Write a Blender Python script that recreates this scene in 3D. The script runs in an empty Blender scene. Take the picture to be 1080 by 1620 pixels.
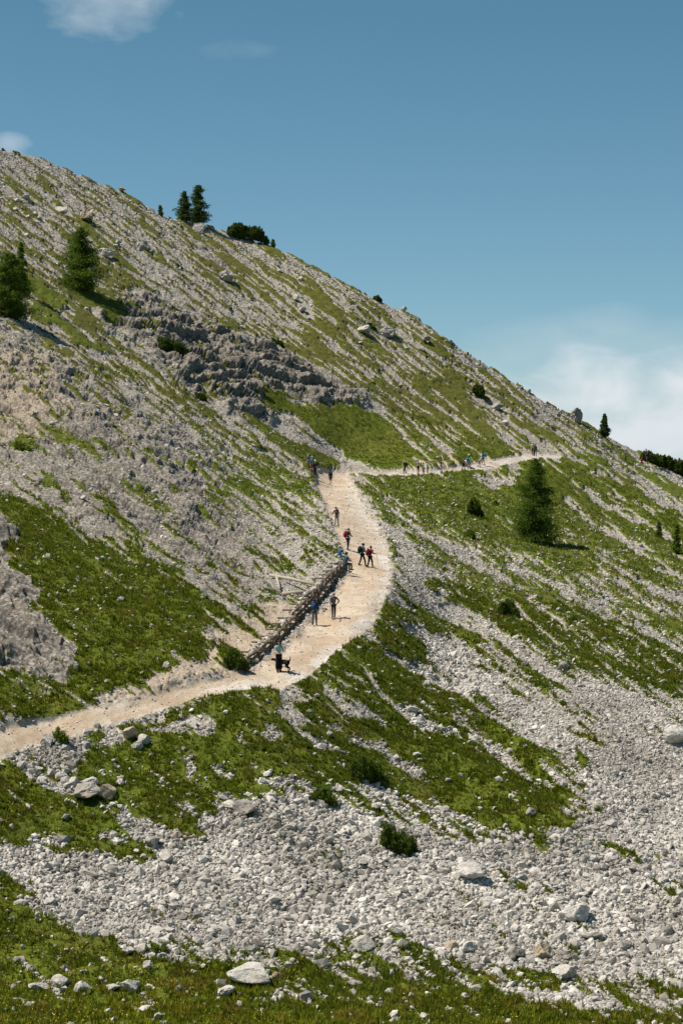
import bpy, math, random
import numpy as np
from mathutils import Vector, Matrix

S = bpy.context.scene
C = S.collection
R = math.radians

# ------------------------------------------------------------------ camera
F = 3500.0                       # focal length in photo pixels (photo 1080 x 1620)
CAMZ = 25.0
HROW = 760.0                     # row of the horizon
TILT = math.atan((810.0 - HROW) / F)
cd = bpy.data.cameras.new("camera")
cam = bpy.data.objects.new("camera", cd); C.objects.link(cam)
cd.sensor_fit = 'VERTICAL'; cd.sensor_height = 24.0; cd.sensor_width = 16.0
cd.lens = 24.0 * F / 1620.0
cd.clip_start = 0.5; cd.clip_end = 40000.0
cam.location = (0, 0, CAMZ)
cam.rotation_euler = (R(90) - TILT, 0, 0)
S.camera = cam
CT, ST = math.cos(TILT), math.sin(TILT)

def pix(px, py, D):
    """world point seen at photo pixel (px, py) at depth D along the camera axis"""
    a = (np.asarray(px, float) - 540.0) / F; b = (810.0 - np.asarray(py, float)) / F
    return np.stack([D * a, D * (CT + b * ST), CAMZ + D * (-ST + b * CT)], -1)

# ------------------------------------------------------------------ sun and sky
SUN_EL, SUN_AZ = 59.0, -88.0     # azimuth measured from +Y towards +X
sd = bpy.data.lights.new("sun", 'SUN'); sun = bpy.data.objects.new("sun", sd); C.objects.link(sun)
sd.energy = 4.9; sd.angle = R(0.5); sd.color = (1.0, 0.92, 0.80)
sv = Vector((math.sin(R(SUN_AZ)) * math.cos(R(SUN_EL)), math.cos(R(SUN_AZ)) * math.cos(R(SUN_EL)), math.sin(R(SUN_EL))))
sun.rotation_euler = sv.to_track_quat('Z', 'Y').to_euler()
sun.location = (-100, 0, 150)

W = bpy.data.worlds.new("World"); S.world = W; W.use_nodes = True
nt = W.node_tree; nt.nodes.clear()
def wn(t, **k):
    n = nt.nodes.new(t)
    for a, b in k.items(): setattr(n, a, b)
    return n
out = wn('ShaderNodeOutputWorld'); bg = wn('ShaderNodeBackground'); bg.inputs[1].default_value = 0.056
sky = wn('ShaderNodeTexSky', sky_type='NISHITA'); sky.sun_disc = False
sky.sun_elevation = R(SUN_EL); sky.sun_rotation = R(SUN_AZ); sky.altitude = 2300; sky.air_density = 1.0; sky.dust_density = 0.4; sky.ozone_density = 1.5
tint = wn('ShaderNodeMix', data_type='RGBA', blend_type='MULTIPLY'); tint.inputs[0].default_value = 1.0
tint.inputs[7].default_value = (0.73, 1.09, 1.06, 1)
nt.links.new(sky.outputs[0], tint.inputs[6])
SKY_LOW, SKY_HIGH = (1.02, 1.20, 1.27, 1), (0.72, 1.14, 1.06, 1)
tc = wn('ShaderNodeTexCoord')
def wmath(op, a, b=None, c=None, clamp=False):
    n = wn('ShaderNodeMath', operation=op); n.use_clamp = clamp
    for i, v in enumerate((a, b, c)):
        if v is None: continue
        if isinstance(v, (int, float)): n.inputs[i].default_value = v
        else: nt.links.new(v, n.inputs[i])
    return n.outputs[0]
sep = wn('ShaderNodeSeparateXYZ'); nt.links.new(tc.outputs['Generated'], sep.inputs[0])
az = wmath('DIVIDE', sep.outputs[0], sep.outputs[1])      # tangent of bearing, 0 = straight ahead
el = sep.outputs[2]
front = wmath('GREATER_THAN', sep.outputs[1], 0.0)
def noise_w(scale, vec, detail=6, rough=0.55, dist=0.0):
    n = wn('ShaderNodeTexNoise'); n.inputs['Scale'].default_value = scale; n.inputs['Detail'].default_value = detail
    n.inputs['Roughness'].default_value = rough; n.inputs['Distortion'].default_value = dist
    nt.links.new(vec, n.inputs['Vector']); return n.outputs[0]
mp = wn('ShaderNodeMapping'); mp.inputs['Scale'].default_value = (1, 1, 1.9); nt.links.new(tc.outputs['Generated'], mp.inputs[0])
nz = noise_w(26.0, mp.outputs[0], 8, 0.5, 0.4)
nz2 = noise_w(60.0, mp.outputs[0], 6, 0.55, 0.3)
def blob(a0, e0, sa, se, gain, nn, thr, soft):
    """cloud bank centred on a bearing / elevation, broken up by noise"""
    da = wmath('DIVIDE', wmath('SUBTRACT', az, a0), sa); de = wmath('DIVIDE', wmath('SUBTRACT', el, e0), se)
    r2 = wmath('ADD', wmath('MULTIPLY', da, da), wmath('MULTIPLY', de, de))
    m = wmath('SUBTRACT', 1.0, r2)
    v = wmath('ADD', m, wmath('MULTIPLY', wmath('SUBTRACT', nn, 0.5), gain))
    return wmath('MULTIPLY', wmath('MULTIPLY', wmath('SUBTRACT', v, thr), 1.0 / soft, clamp=True), front)
def ang(px, py):
    d = pix(px, py, 1.0) - np.array([0, 0, CAMZ]); u = d / np.linalg.norm(d)
    return float(d[0] / d[1]), float(u[2])
cl = []
a, e = ang(1050, 730); cl.append((blob(a, e, 0.122, 0.053, 2.0, nz, 0.0, 0.9), 0.88))
a, e = ang(980, 590); cl.append((blob(a, e, 0.10, 0.03, 1.3, nz, 0.0, 1.5), 0.38))
a, e = ang(170, -5); cl.append((blob(a, e, 0.036, 0.020, 1.8, nz2, 0.1, 1.4), 0.5))
a, e = ang(15, 228); cl.append((blob(a, e, 0.011, 0.006, 2.0, nz2, 0.1, 1.3), 0.45))
a, e = ang(380, 80); cl.append((blob(a, e, 0.02, 0.005, 2.5, nz2, 0.1, 2.0), 0.12))
tm = wn('ShaderNodeMix', data_type='RGBA'); nt.links.new(wmath('DIVIDE', el, 0.22, clamp=True), tm.inputs[0]); tm.inputs[6].default_value = SKY_LOW; tm.inputs[7].default_value = SKY_HIGH
nt.links.new(tm.outputs[2], tint.inputs[7])
cur = tint.outputs[2]
ccol = wn('ShaderNodeMix', data_type='RGBA')     # clouds: greyer low, whiter where thick
ccol.inputs[6].default_value = (8.0, 9.2, 10.2, 1); ccol.inputs[7].default_value = (13.0, 13.2, 13.4, 1)
nt.links.new(nz, ccol.inputs[0])
for v, amt in cl[::-1]:
    mx = wn('ShaderNodeMix', data_type='RGBA'); nt.links.new(wmath('MULTIPLY', v, amt), mx.inputs[0])
    nt.links.new(cur, mx.inputs[6]); nt.links.new(ccol.outputs[2], mx.inputs[7]); cur = mx.outputs[2]
nt.links.new(cur, bg.inputs[0]); nt.links.new(bg.outputs[0], out.inputs[0])

S.view_settings.view_transform = 'Standard'; S.view_settings.look = 'None'
S.view_settings.gamma = 1.0; S.view_settings.use_curve_mapping = False
S.view_settings.exposure = 0.34
S.cycles.max_bounces = 4; S.cycles.diffuse_bounces = 2; S.cycles.glossy_bounces = 1
S.cycles.use_adaptive_sampling = True

# ------------------------------------------------------------------ numpy noise
rs = np.random.RandomState(7)
PERM = rs.permutation(256).astype(np.int32); PERM = np.concatenate([PERM, PERM])
RV = rs.rand(256).astype(np.float32)
def h3(ix, iy, iz): return PERM[(PERM[(PERM[ix & 255] + iy) & 255] + iz) & 255]
def vn(x, y, z):
    """value noise in 3-D, 0..1"""
    fx, fy, fz = np.floor(x), np.floor(y), np.floor(z)
    ix, iy, iz = fx.astype(np.int32), fy.astype(np.int32), fz.astype(np.int32)
    x, y, z = (x - fx).astype(np.float32), (y - fy).astype(np.float32), (z - fz).astype(np.float32)
    x = x * x * (3 - 2 * x); y = y * y * (3 - 2 * y); z = z * z * (3 - 2 * z)
    r = 0
    for dx in (0, 1):
        wx = x if dx else 1 - x
        for dy in (0, 1):
            wy = wx * (y if dy else 1 - y)
            for dz in (0, 1):
                r = r + wy * (z if dz else 1 - z) * RV[h3(ix + dx, iy + dy, iz + dz)]
    return r
def fbm(x, y, z, o=4, g=0.5, ridged=False):
    r = 0; a = 1.0; t = 0
    for i in range(o):
        n = vn(x + 17.3 * i, y - 9.1 * i, z + 5.7 * i)
        if ridged: n = 1 - np.abs(2 * n - 1)
        r = r + a * n; t += a; a *= g; x = x * 2.03; y = y * 2.03; z = z * 2.03
    return r / t
def worley(x, y, seed=0):
    """nearest and second distance and cell value of 2-D cells"""
    fx, fy = np.floor(x), np.floor(y); ix, iy = fx.astype(np.int32), fy.astype(np.int32)
    f1 = np.full(x.shape, 9.0, np.float32); f2 = f1.copy(); idv = np.zeros(x.shape, np.float32)
    for dx in (-1, 0, 1):
        for dy in (-1, 0, 1):
            h = h3(ix + dx, iy + dy, np.int32(seed)); h2 = PERM[h + 31 & 255]; h4 = PERM[h + 77 & 255]
            d = (fx + dx + RV[h] - x) ** 2 + (fy + dy + RV[h2] - y) ** 2
            d = d.astype(np.float32)
            n1 = d < f1
            f2 = np.where(n1, f1, np.minimum(f2, d)); idv = np.where(n1, RV[h4], idv); f1 = np.where(n1, d, f1)
    return np.sqrt(f1), np.sqrt(f2), idv
def ss(a, b, x):
    t = np.clip((x - a) / (b - a), 0, 1); return t * t * (3 - 2 * t)

# ------------------------------------------------------------------ the lie of the land
SKYLINE = np.array([(-400, 60), (-300, 110), (0, 237), (50, 246), (100, 266), (150, 286), (190, 302), (230, 326), (270, 346), (330, 358), (400, 384),
    (450, 402), (500, 427), (550, 452), (600, 477), (650, 502), (700, 536), (750, 571), (800, 602), (850, 632), (900, 658),
    (925, 672), (960, 692), (1000, 714), (1040, 732), (1080, 748), (1300, 842), (1480, 920)], float)
def skyrow(px): return np.interp(px, SKYLINE[:, 0], SKYLINE[:, 1])
CTRL = np.array([
 (-300,1720,88),(540,1720,88),(1380,1720,88),(-300,1620,95),(0,1620,95),(540,1620,95),(1080,1620,95),(1380,1620,95),
 (0,1540,101),(540,1540,102),(1080,1540,103),(0,1400,108),(540,1400,111),(1080,1400,114),
 (0,1250,117),(300,1250,119),(540,1250,121),(1080,1250,127),(1380,1250,130),
 (0,1190,120),(200,1140,125),(300,1110,128),(441,1065,132),(700,1100,141),(1080,1100,146),
 (540,1000,143),(512,985,146),(600,930,156),(578,900,168),(550,869,177),(534,834,191),(520,800,214),(522,767,252),(560,757,258),
 (650,751,264),(740,742,277),(845,720,300),(1000,733,322),
 (420,985,145),(300,1000,137),(200,900,150),(0,1000,132),(0,850,150),(0,700,196),(0,500,252),(0,240,329),(-300,700,175),(-300,300,270),(-300,1100,115),
 (130,460,281),(300,700,231),(400,820,200),(300,850,172),(400,700,250),(480,725,258),(430,662,272),(560,640,292),(600,560,317),
 (300,560,280),(300,357,341),(560,457,336),(700,540,330),(850,634,325),(940,690,324),(1080,750,332),(1380,880,330),
 (1080,820,290),(845,862,222),(700,800,236),(640,800,236),(640,860,190),(1080,920,222),(1080,1000,184),(900,950,180),(700,900,184),(650,950,160),(700,1000,158),
 (845,790,262),(960,800,280),(1380,1000,220),(1380,1100,160)], float)
KX, KY = 540.0, 540.0
def _phi(r2): return np.where(r2 > 0, r2 * np.log(np.maximum(r2, 1e-12)), 0)
_c = CTRL[:, :2] / KX
_n = len(_c)
_A = np.zeros((_n + 3, _n + 3)); _d = ((_c[:, None] - _c[None]) ** 2).sum(-1)
_A[:_n, :_n] = _phi(_d) + np.eye(_n) * 0.006
_A[:_n, _n] = 1; _A[:_n, _n + 1:] = _c; _A[_n:, :_n] = _A[:_n, _n:].T
_w = np.linalg.solve(_A, np.concatenate([np.log(CTRL[:, 2]), np.zeros(3)]))
def depth(px, py):
    px = np.asarray(px, float) / KX; py = np.asarray(py, float) / KX
    r = _w[_n] + _w[_n + 1] * px + _w[_n + 2] * py
    for i in range(_n):
        r = r + _w[i] * _phi((px - _c[i, 0]) ** 2 + (py - _c[i, 1]) ** 2)
    return np.exp(r)
def at(px, py): return pix(px, py, depth(px, py))       # the smooth ground under a photo pixel

# ------------------------------------------------------------------ ground cover, drawn in plan on the lie of the land
def poly_sd(px, py, pts):
    """signed distance to a polygon (positive inside)"""
    d = np.full(px.shape, 1e9, np.float32); ins = np.zeros(px.shape, bool)
    n = len(pts)
    for i in range(n):
        x0, y0 = pts[i]; x1, y1 = pts[(i + 1) % n]
        ex, ey = x1 - x0, y1 - y0; wx, wy = px - x0, py - y0
        t = np.clip((wx * ex + wy * ey) / (ex * ex + ey * ey + 1e-9), 0, 1)
        d = np.minimum(d, (wx - ex * t) ** 2 + (wy - ey * t) ** 2)
        c = ((y0 > py) != (y1 > py))
        if y1 != y0: ins ^= c & (px < (x1 - x0) * (py - y0) / (y1 - y0) + x0)
    d = np.sqrt(d)
    return np.where(ins, d, -d)
def stroke_sd(px, py, pts):
    """distance field of a tapered stroke: pts = (x, y, half width); positive inside"""
    best = np.full(px.shape, -1e9, np.float32)
    for i in range(len(pts) - 1):
        x0, y0, w0 = pts[i]; x1, y1, w1 = pts[i + 1]
        ex, ey = x1 - x0, y1 - y0; wx, wy = px - x0, py - y0
        t = np.clip((wx * ex + wy * ey) / (ex * ex + ey * ey + 1e-9), 0, 1)
        best = np.maximum(best, w0 + (w1 - w0) * t - np.sqrt((wx - ex * t) ** 2 + (wy - ey * t) ** 2))
    return best

PATH_MAIN = [(-420,1310),(-200,1262),(0,1203),(60,1180),(150,1154),(240,1128),(330,1110),(400,1093),(440,1090),(485,1072),(520,1040),(560,1012),(590,980),(608,940),
  (616,905),(606,862),(584,822),(566,792),(554,768),(542,752),(500,750),(500,770),(515,800),(530,840),(546,880),(552,905),(540,925),(520,960),(488,990),(450,1030),
  (400,1060),(350,1077),(300,1090),(200,1109),(130,1127),(50,1144),(0,1157),(-200,1215),(-420,1260)]
PATH_UP = [(505,751,3),(560,752,3.5),(640,752,4),(690,750,4.5),(740,742,5.5),(790,733,6),(835,723,5),(885,722,2.5)]
# value, feather, points
GRASS_POLYS = [
 (0.27, 30, [(-400,0),(1480,0),(1480,800),(-400,800)]),                                      # whole upper face
 (0.22, 25, [(-400,60),(0,237),(190,302),(270,346),(210,420),(100,380),(-20,330),(-400,260)]),
 (0.40, 40, [(300,370),(420,390),(600,480),(760,590),(900,690),(1000,740),(870,725),(700,730),(560,640),(520,560),(400,470)]),
 (0.50, 20, [(560,520),(720,600),(860,710),(740,735),(650,720),(590,640)]),
 (0.15, 10, [(270,340),(400,380),(600,470),(800,600),(920,668),(1010,714),(1010,722),(900,678),(780,608),(600,492),(400,402),(270,358)]),
 (0.13, 9, [(-400,40),(0,230),(270,338),(270,364),(190,318),(100,284),(0,262),(-400,100)]),
 (0.25, 12, [(860,640),(950,700),(1000,728),(960,730),(880,722),(820,670)]),
 (0.34, 25, [(-400,330),(0,390),(110,400),(230,500),(330,560),(420,650),(500,740),(470,730),(330,640),(180,560),(0,490),(-400,400)]),
 (0.52, 10, [(60,425),(110,455),(180,500),(150,480),(200,540),(330,630),(420,690),(490,728),(455,722),(300,650),(180,560),(40,500),(-30,440)]),
 (0.03, 10, [(150,475),(240,468),(330,515),(430,550),(500,590),(560,622),(575,640),(500,650),(435,628),(430,668),(385,672),(345,642),(300,618),(240,572),(190,530),(150,505)]),
 (0.14, 14, [(-400,420),(0,515),(100,560),(250,650),(390,712),(490,760),(520,800),(545,880),(545,910),(430,930),(415,985),(350,975),(250,905),(130,850),(20,800),(-400,760)]),
 (0.30, 20, [(330,690),(420,725),(490,760),(525,850),(530,880),(480,870),(400,800),(340,740)]),
 (0.985, 5, [(408,618),(450,634),(500,652),(545,640),(575,642),(625,682),(655,722),(640,742),(565,750),(520,742),(480,728),(395,678),(430,670)]),
 (0.93, 8, [(-400,620),(0,792),(60,800),(150,850),(250,910),(335,965),(385,990),(340,1010),(318,1050),(250,1085),(165,1098),(130,1128),(0,1150),(-400,1240)]),
 (0.02, 5, [(-400,640),(0,805),(18,850),(30,900),(62,960),(112,1000),(122,1035),(100,1078),(50,1084),(20,1066),(-400,1020)]),
 (0.85, 10, [(-50,1065),(40,1080),(120,1085),(130,1110),(60,1130),(-50,1150)]),
 (0.12, 8, [(330,985),(420,940),(470,955),(480,985),(400,1045),(350,1072),(240,1105),(170,1105),(255,1082),(315,1050)]),
 (0.05, 6, [(350,1000),(400,1000),(400,1040),(345,1068),(220,1104),(300,1070),(325,1040)]),
 # below the path, right
 (0.91, 9, [(562,757),(640,757),(700,755),(760,745),(850,728),(905,725),(1000,745),(1080,775),(1480,930),(1480,1100),(1080,930),(960,912),(880,905),(815,882),(740,862),(690,838),(620,800)]),
 (0.46, 30, [(640,870),(740,868),(880,905),(1000,920),(1480,1080),(1480,1400),(1080,1110),(960,1075),(860,1040),(740,1010),(640,960),(618,930)]),
 (0.66, 25, [(700,900),(800,920),(1080,1010),(1080,1110),(940,1060),(820,1010),(720,960)]),
 (0.34, 14, [(558,768),(620,805),(700,845),(780,875),(830,900),(800,915),(700,890),(640,910),(622,935),(600,850),(575,790)]),
 (0.04, 8, [(556,766),(590,800),(640,860),(650,920),(640,960),(610,975),(598,960),(616,905),(604,862),(580,810)]),
 (0.02, 14, [(640,1040),(700,1010),(800,1040),(870,1062),(960,1080),(1080,1118),(1480,1380),(1480,1620),(-400,1620),(-400,1250),(940,1300),(900,1220),(820,1180),(740,1110)]),
 (0.42, 16, [(600,970),(660,960),(760,1010),(860,1050),(900,1110),(800,1080),(740,1110),(700,1050),(640,1030)]),
 (0.30, 14, [(800,1060),(880,1100),(930,1150),(900,1180),(830,1150),(760,1110)]),
 # lower middle greens
 (0.96, 7, [(435,1092),(420,1120),(430,1140),(470,1150),(560,1135),(640,1130),(745,1165),(860,1240),(900,1285),(925,1320),(860,1320),(760,1310),(650,1262),(560,1248),(500,1262),(400,1265),(345,1270),(318,1295),(330,1335),(300,1330),(255,1290),(215,1275),(205,1300),(228,1355),(200,1362),(130,1340),(80,1342),(0,1330),(-400,1330),(-400,1240),(0,1215),(50,1215),(100,1235),(170,1190),(200,1180),(230,1170),(175,1140),(260,1124),(340,1108),(400,1094)]),
 (0.80, 10, [(515,1050),(570,1010),(640,1080),(745,1110),(860,1200),(900,1250),(925,1290),(850,1240),(740,1170),(640,1140),(560,1140),(480,1140),(470,1110),(500,1110),(460,1080),(485,1062)]),
 (0.72, 8, [(735,1165),(800,1185),(870,1200),(910,1235),(925,1280),(860,1265),(790,1230)]),
 (0.62, 12, [(500,1262),(620,1262),(760,1310),(870,1340),(840,1350),(740,1330),(640,1300),(560,1290)]),
 (0.05, 6, [(330,1128),(300,1142),(175,1150),(180,1168),(120,1200),(60,1222),(40,1205),(110,1175),(200,1132)]),
 # valley floor
 (0.96, 7, [(-400,1330),(0,1388),(60,1440),(125,1482),(180,1500),(235,1520),(300,1520),(370,1515),(430,1530),(540,1535),(640,1550),(760,1572),(880,1588),(1080,1600),(1480,1610),(1480,1800),(-400,1800)]),
 (0.60, 8, [(230,1505),(300,1498),(400,1510),(560,1492),(640,1500),(680,1520),(760,1535),(900,1552),(1100,1570),(1100,1600),(880,1592),(640,1552),(430,1532)]),
]
# gravel runs (value 0.02) and turf patches (value 1): value, feather, stroke
GRASS_STROKES = [
 (0.02, 4, [(410,668,4),(450,674,19),(480,694,16),(520,722,10),(548,742,8),(590,752,6)]),
 (0.02, 3, [(572,640,4),(610,672,3),(650,708,3),(680,735,4),(700,742,5)]),
 (0.02, 4, [(748,755,3),(772,765,10),(806,768,6)]), (0.05, 4, [(812,735,8),(808,760,10),(820,775,3)]),
 (0.04, 4, [(895,795,3),(935,830,5),(1000,868,5),(1060,905,4),(1120,940,4)]),
 (0.04, 4, [(860,830,3),(920,862,4),(985,890,3)]),
 (0.04, 4, [(962,742,3),(1000,760,7),(1050,790,10),(1120,830,12)]),
 (0.04, 4, [(1000,735,4),(1060,757,6),(1140,800,8)]),
 (0.04, 4, [(920,770,2),(980,790,4),(1040,812,4)]),
 (0.05, 4, [(900,745,2),(950,752,4)]),
 (0.05, 4, [(900,760,2),(960,800,4),(1030,835,4),(1090,870,5)]), (0.05, 4, [(880,850,2),(960,900,5),(1080,960,6)]), (0.08, 4, [(800,900,4),(880,930,8),(980,985,8),(1090,1040,8)]), (0.08, 4, [(720,880,3),(800,930,5),(900,1000,6)]), (0.06, 4, [(930,930,3),(1010,985,5),(1090,1020,5)]),
 (0.08, 4, [(770,1576,3),(860,1584,6),(960,1592,7),(1010,1600,3)]), (0.1, 4, [(560,1588,3),(620,1592,4)]), (0.2, 4, [(380,1590,3),(470,1580,8)]),
 (0.02, 6, [(600,865,8),(645,905,14),(700,955,14),(720,985,8)]),
 (0.02, 6, [(660,985,8),(700,1030,18),(760,1080,22),(830,1130,24),(900,1170,26)]),
 (0.02, 5, [(425,1090,8),(445,1120,12),(480,1148,8)]), (0.02, 4, [(430,1098,6),(470,1105,9),(505,1122,6)]),
 (0.02, 4, [(500,1085,3),(540,1110,5),(600,1150,5)]), (0.02, 4, [(545,1045,3),(600,1095,5),(660,1150,5),(720,1165,6)]),
 (0.05, 3, [(240,1164,3),(290,1158,7),(340,1162,4)]), (0.03, 3, [(285,1215,5),(305,1225,8),(300,1235,3)]),
 (0.05, 3, [(380,1170,3),(400,1178,4)]), (0.05, 3, [(425,1160,4),(445,1165,4)]), (0.04, 3, [(420,1240,3),(460,1252,7),(495,1262,7)]),
 (0.05, 3, [(350,1212,3),(370,1232,4)]), (0.04, 3, [(475,1166,3),(520,1184,5),(560,1192,3)]),
 (0.05, 4, [(560,1165,2),(610,1185,5),(650,1222,4),(690,1240,3)]), (0.05, 3, [(640,1130,3),(700,1170,4)]),
 (0.04, 4, [(205,1290,4),(230,1300,12),(260,1330,16),(290,1350,14)]),
 (0.02, 5, [(10,1210,4),(45,1222,10),(100,1248,10),(150,1258,8)]), (0.05, 4, [(0,1262,6),(30,1280,5)]),
 (0.05, 3, [(160,1325,5),(200,1330,5)]), (0.05, 3, [(60,1328,4),(110,1334,3)]),
 (0.95, 5, [(232,1285,14),(280,1300,20),(320,1328,8)]), (0.95, 4, [(210,1345,8),(232,1365,5)]),
 (1.0, 4, [(800,1390,3),(835,1402,8),(850,1404,3)]), (1.0, 4, [(1030,1412,2),(1055,1424,7),(1062,1428,2)]),
 (0.9, 4, [(930,1345,3),(985,1362,6),(990,1368,3)]), (0.8, 4, [(750,1290,4),(820,1300,8),(870,1330,6)]),
 (1.0, 3, [(742,1165,5),(700,1130,7),(640,1090,9),(600,1050,8)]),
 (0.9, 3, [(908,1160,2),(935,1174,5),(945,1182,2)]), (1.0, 3, [(900,1203,3),(925,1220,6),(930,1226,2)]),
 (1.0, 3, [(640,965,2),(665,985,6),(700,1010,3)]), (1.0, 3, [(620,925,4),(640,950,6),(655,960,3)]),
 (1.0, 4, [(585,985,3),(605,1010,9),(650,1035,10)]), (1.0, 4, [(548,1022,9),(600,1062,12)]), (1.0, 4, [(600,955,6),(612,985,7)]),
 (1.0, 4, [(465,1078,5),(500,1092,8),(520,1098,4)]), (1.0, 4, [(478,1120,6),(520,1130,10)]),
 (1.0, 3, [(575,775,3),(600,808,5),(612,835,4)]), (0.9, 3, [(612,860,2),(622,895,4)]),
 (1.0, 4, [(100,448,4),(140,470,10),(180,500,8)]), (1.0, 4, [(20,440,12),(70,470,10),(105,485,6)]),
 (1.0, 4, [(55,490,6),(120,530,9),(160,552,4)]), (0.9, 4, [(150,468,4),(200,490,9),(215,500,3)]),
 (0.95, 4, [(20,705,3),(42,708,12),(55,715,3)]), (0.9, 4, [(58,765,3),(72,770,7),(85,776,3)]),
 (0.9, 4, [(80,1160,3),(95,1172,8),(100,1180,4)]), (0.8, 4, [(130,1158,3),(160,1170,7),(165,1180,4)]),
 (0.9, 4, [(355,1035,6),(385,1052,10)]), (0.9, 3, [(455,835,3),(475,848,6),(490,858,3)]), (0.9, 3, [(450,765,3),(470,776,7),(485,785,3)]),
 (0.9, 3, [(320,785,3),(345,795,6)]), (0.9, 3, [(400,945,2),(430,955,8),(445,958,3)]),
 (0.9, 3, [(420,885,3),(450,900,6)]), (0.8, 3, [(360,760,3),(385,780,6)]), (0.85, 3, [(480,885,2),(495,893,5)]),
 (0.9, 3, [(700,955,4),(800,985,9),(830,1000,4)]), (0.9, 3, [(720,1010,4),(800,1045,7)]), (0.9, 3, [(680,930,4),(760,960,7)]),
]
CRAG_POLYS = [
 (1.0, 10, [(150,475),(240,468),(330,515),(430,550),(500,590),(560,622),(575,640),(500,650),(435,628),(430,668),(385,672),(345,642),(300,618),(240,572),(190,530),(150,505)]),
 (0.86, 40, [(-400,440),(0,530),(110,575),(240,660),(330,720),(400,800),(430,860),(420,930),(400,985),(340,965),(250,905),(130,850),(20,800),(-400,700)]),
 (1.0, 8, [(-400,640),(0,805),(18,850),(30,900),(62,960),(112,1000),(122,1035),(100,1078),(50,1084),(20,1066),(-400,1020)]),
 (0.5, 15, [(300,380),(360,400),(380,430),(370,460),(330,440)]),
]
DIRT_POLYS = [
 (0.95, 12, [(120,1130),(170,1108),(250,1075),(320,1030),(350,990),(420,960),(475,965),(480,990),(400,1050),(300,1092),(180,1118)]),
 (0.8, 5, [(640,752),(655,735),(700,722),(760,715),(820,715),(850,722),(740,742)]),
 (0.6, 14, [(-100,540),(60,560),(110,640),(60,700),(-100,690)]),
 (0.3, 12, [(455,700),(490,720),(500,750),(480,745)]),
]
def paint(px, py, polys, strokes=()):
    v = np.zeros(px.shape, np.float32)
    for val, f, pts in polys:
        f = f * 1.5
        v += (val - v) * ss(-f, f, poly_sd(px, py, pts))
    for val, f, pts in strokes:
        v += (val - v) * ss(-f, f * 0.6, stroke_sd(px, py, pts))
    return v
FD = np.array([0.76, -0.65])          # fall line in plan
FD = FD / np.linalg.norm(FD); FA = np.array([-FD[1], FD[0]])
def cover(px, py, P):
    """all ground attributes at surface points P whose plan place is (px, py)"""
    X, Y, Z = P[..., 0], P[..., 1], P[..., 2]
    # wobble outlines with world noise so that no edge is a ruled line
    wob = np.clip(150.0 / np.maximum(Y, 60), 0.5, 1.6)
    wx = (fbm(X / 2.2, Y / 2.2, Z * 0 + 3.1, 3) - 0.5) * 46 * wob; wy = (fbm(X / 2.2, Y / 2.2, Z * 0 + 8.1, 3) - 0.5) * 34 * wob
    g = paint(px + wx, py + wy * 0.8, GRASS_POLYS, GRASS_STROKES)
    crag = paint(px + wx * 1.4, py + wy * 1.4, CRAG_POLYS)
    dirt = paint(px + wx, py + wy, DIRT_POLYS)
    sdp = poly_sd(px + wx * 0.14, py + wy * 0.10, PATH_MAIN)
    sdu = stroke_sd(px, py + wy * 0.05, PATH_UP)
    path = np.maximum(ss(-6, 5, sdp + (fbm(X / 0.8, Y / 0.8, Z * 0 + 6, 3) - .5) * 16), ss(-1.5, 1.5, sdu))
    flat = np.maximum(ss(-10, 3, sdp), ss(-3, 1, sdu))
    # streaks along the fall line
    a = (X * FD[0] + Y * FD[1]); b = (X * FA[0] + Y * FA[1])
    wv = (fbm(X / 5, Y / 5, Z * 0 + 1.5, 2) - 0.5) * 3.0
    b2 = b + wv * 0.9
    th = R(35.0); sx, sy = px + wv * 2.0, py + wv * 4.0
    su = sx * math.cos(th) + sy * math.sin(th); sv_ = sy * math.cos(th) - sx * math.sin(th)
    wf = ss(150, 235, Y)
    def streak(l, w, k, o, gg=0.55):
        A = fbm(su / (l * 0.62), sv_ / (w * 0.62), su * 0 + k, o, gg); B = fbm(su / (l * 1.05), sv_ / (w * 0.85), su * 0 + k + 3.3, o, gg)
        return B + (A - B) * wf
    n1 = streak(90, 13, 11.0, 3); n2 = streak(30, 3.8, 21.0, 2)
    n3 = fbm(X / 9.0, Y / 9.0, Z * 0 + 31.0, 2)
    n4 = streak(72, 6, 41.0, 2)
    n5 = fbm(X / 0.35, Y / 0.35, Z / 0.35, 2, 0.6)
    def z(q): return (q - 0.5) / 0.15
    wfar = ss(120, 230, Y)
    n = 0.44 * z(n1) + 0.62 * z(n2) + 0.20 * z(n3) + 0.78 * z(n4) + 0.22 * z(n5)
    gc = np.clip(g, 0.015, 0.985); lg = np.log(gc / (1 - gc)) * 0.60
    gm = lg + n * (1 + 0.45 * ss(0.25, 0.4, g) * (1 - ss(0.7, 0.88, g)))
    gm = ss(-0.16, 0.16, gm) * (1 - flat)
    gm *= 1 - path
    return dict(su=su, sv=sv_, g=g, gm=gm, crag=crag, dirt=dirt, path=path, flat=flat, a=a, b=b)

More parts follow.
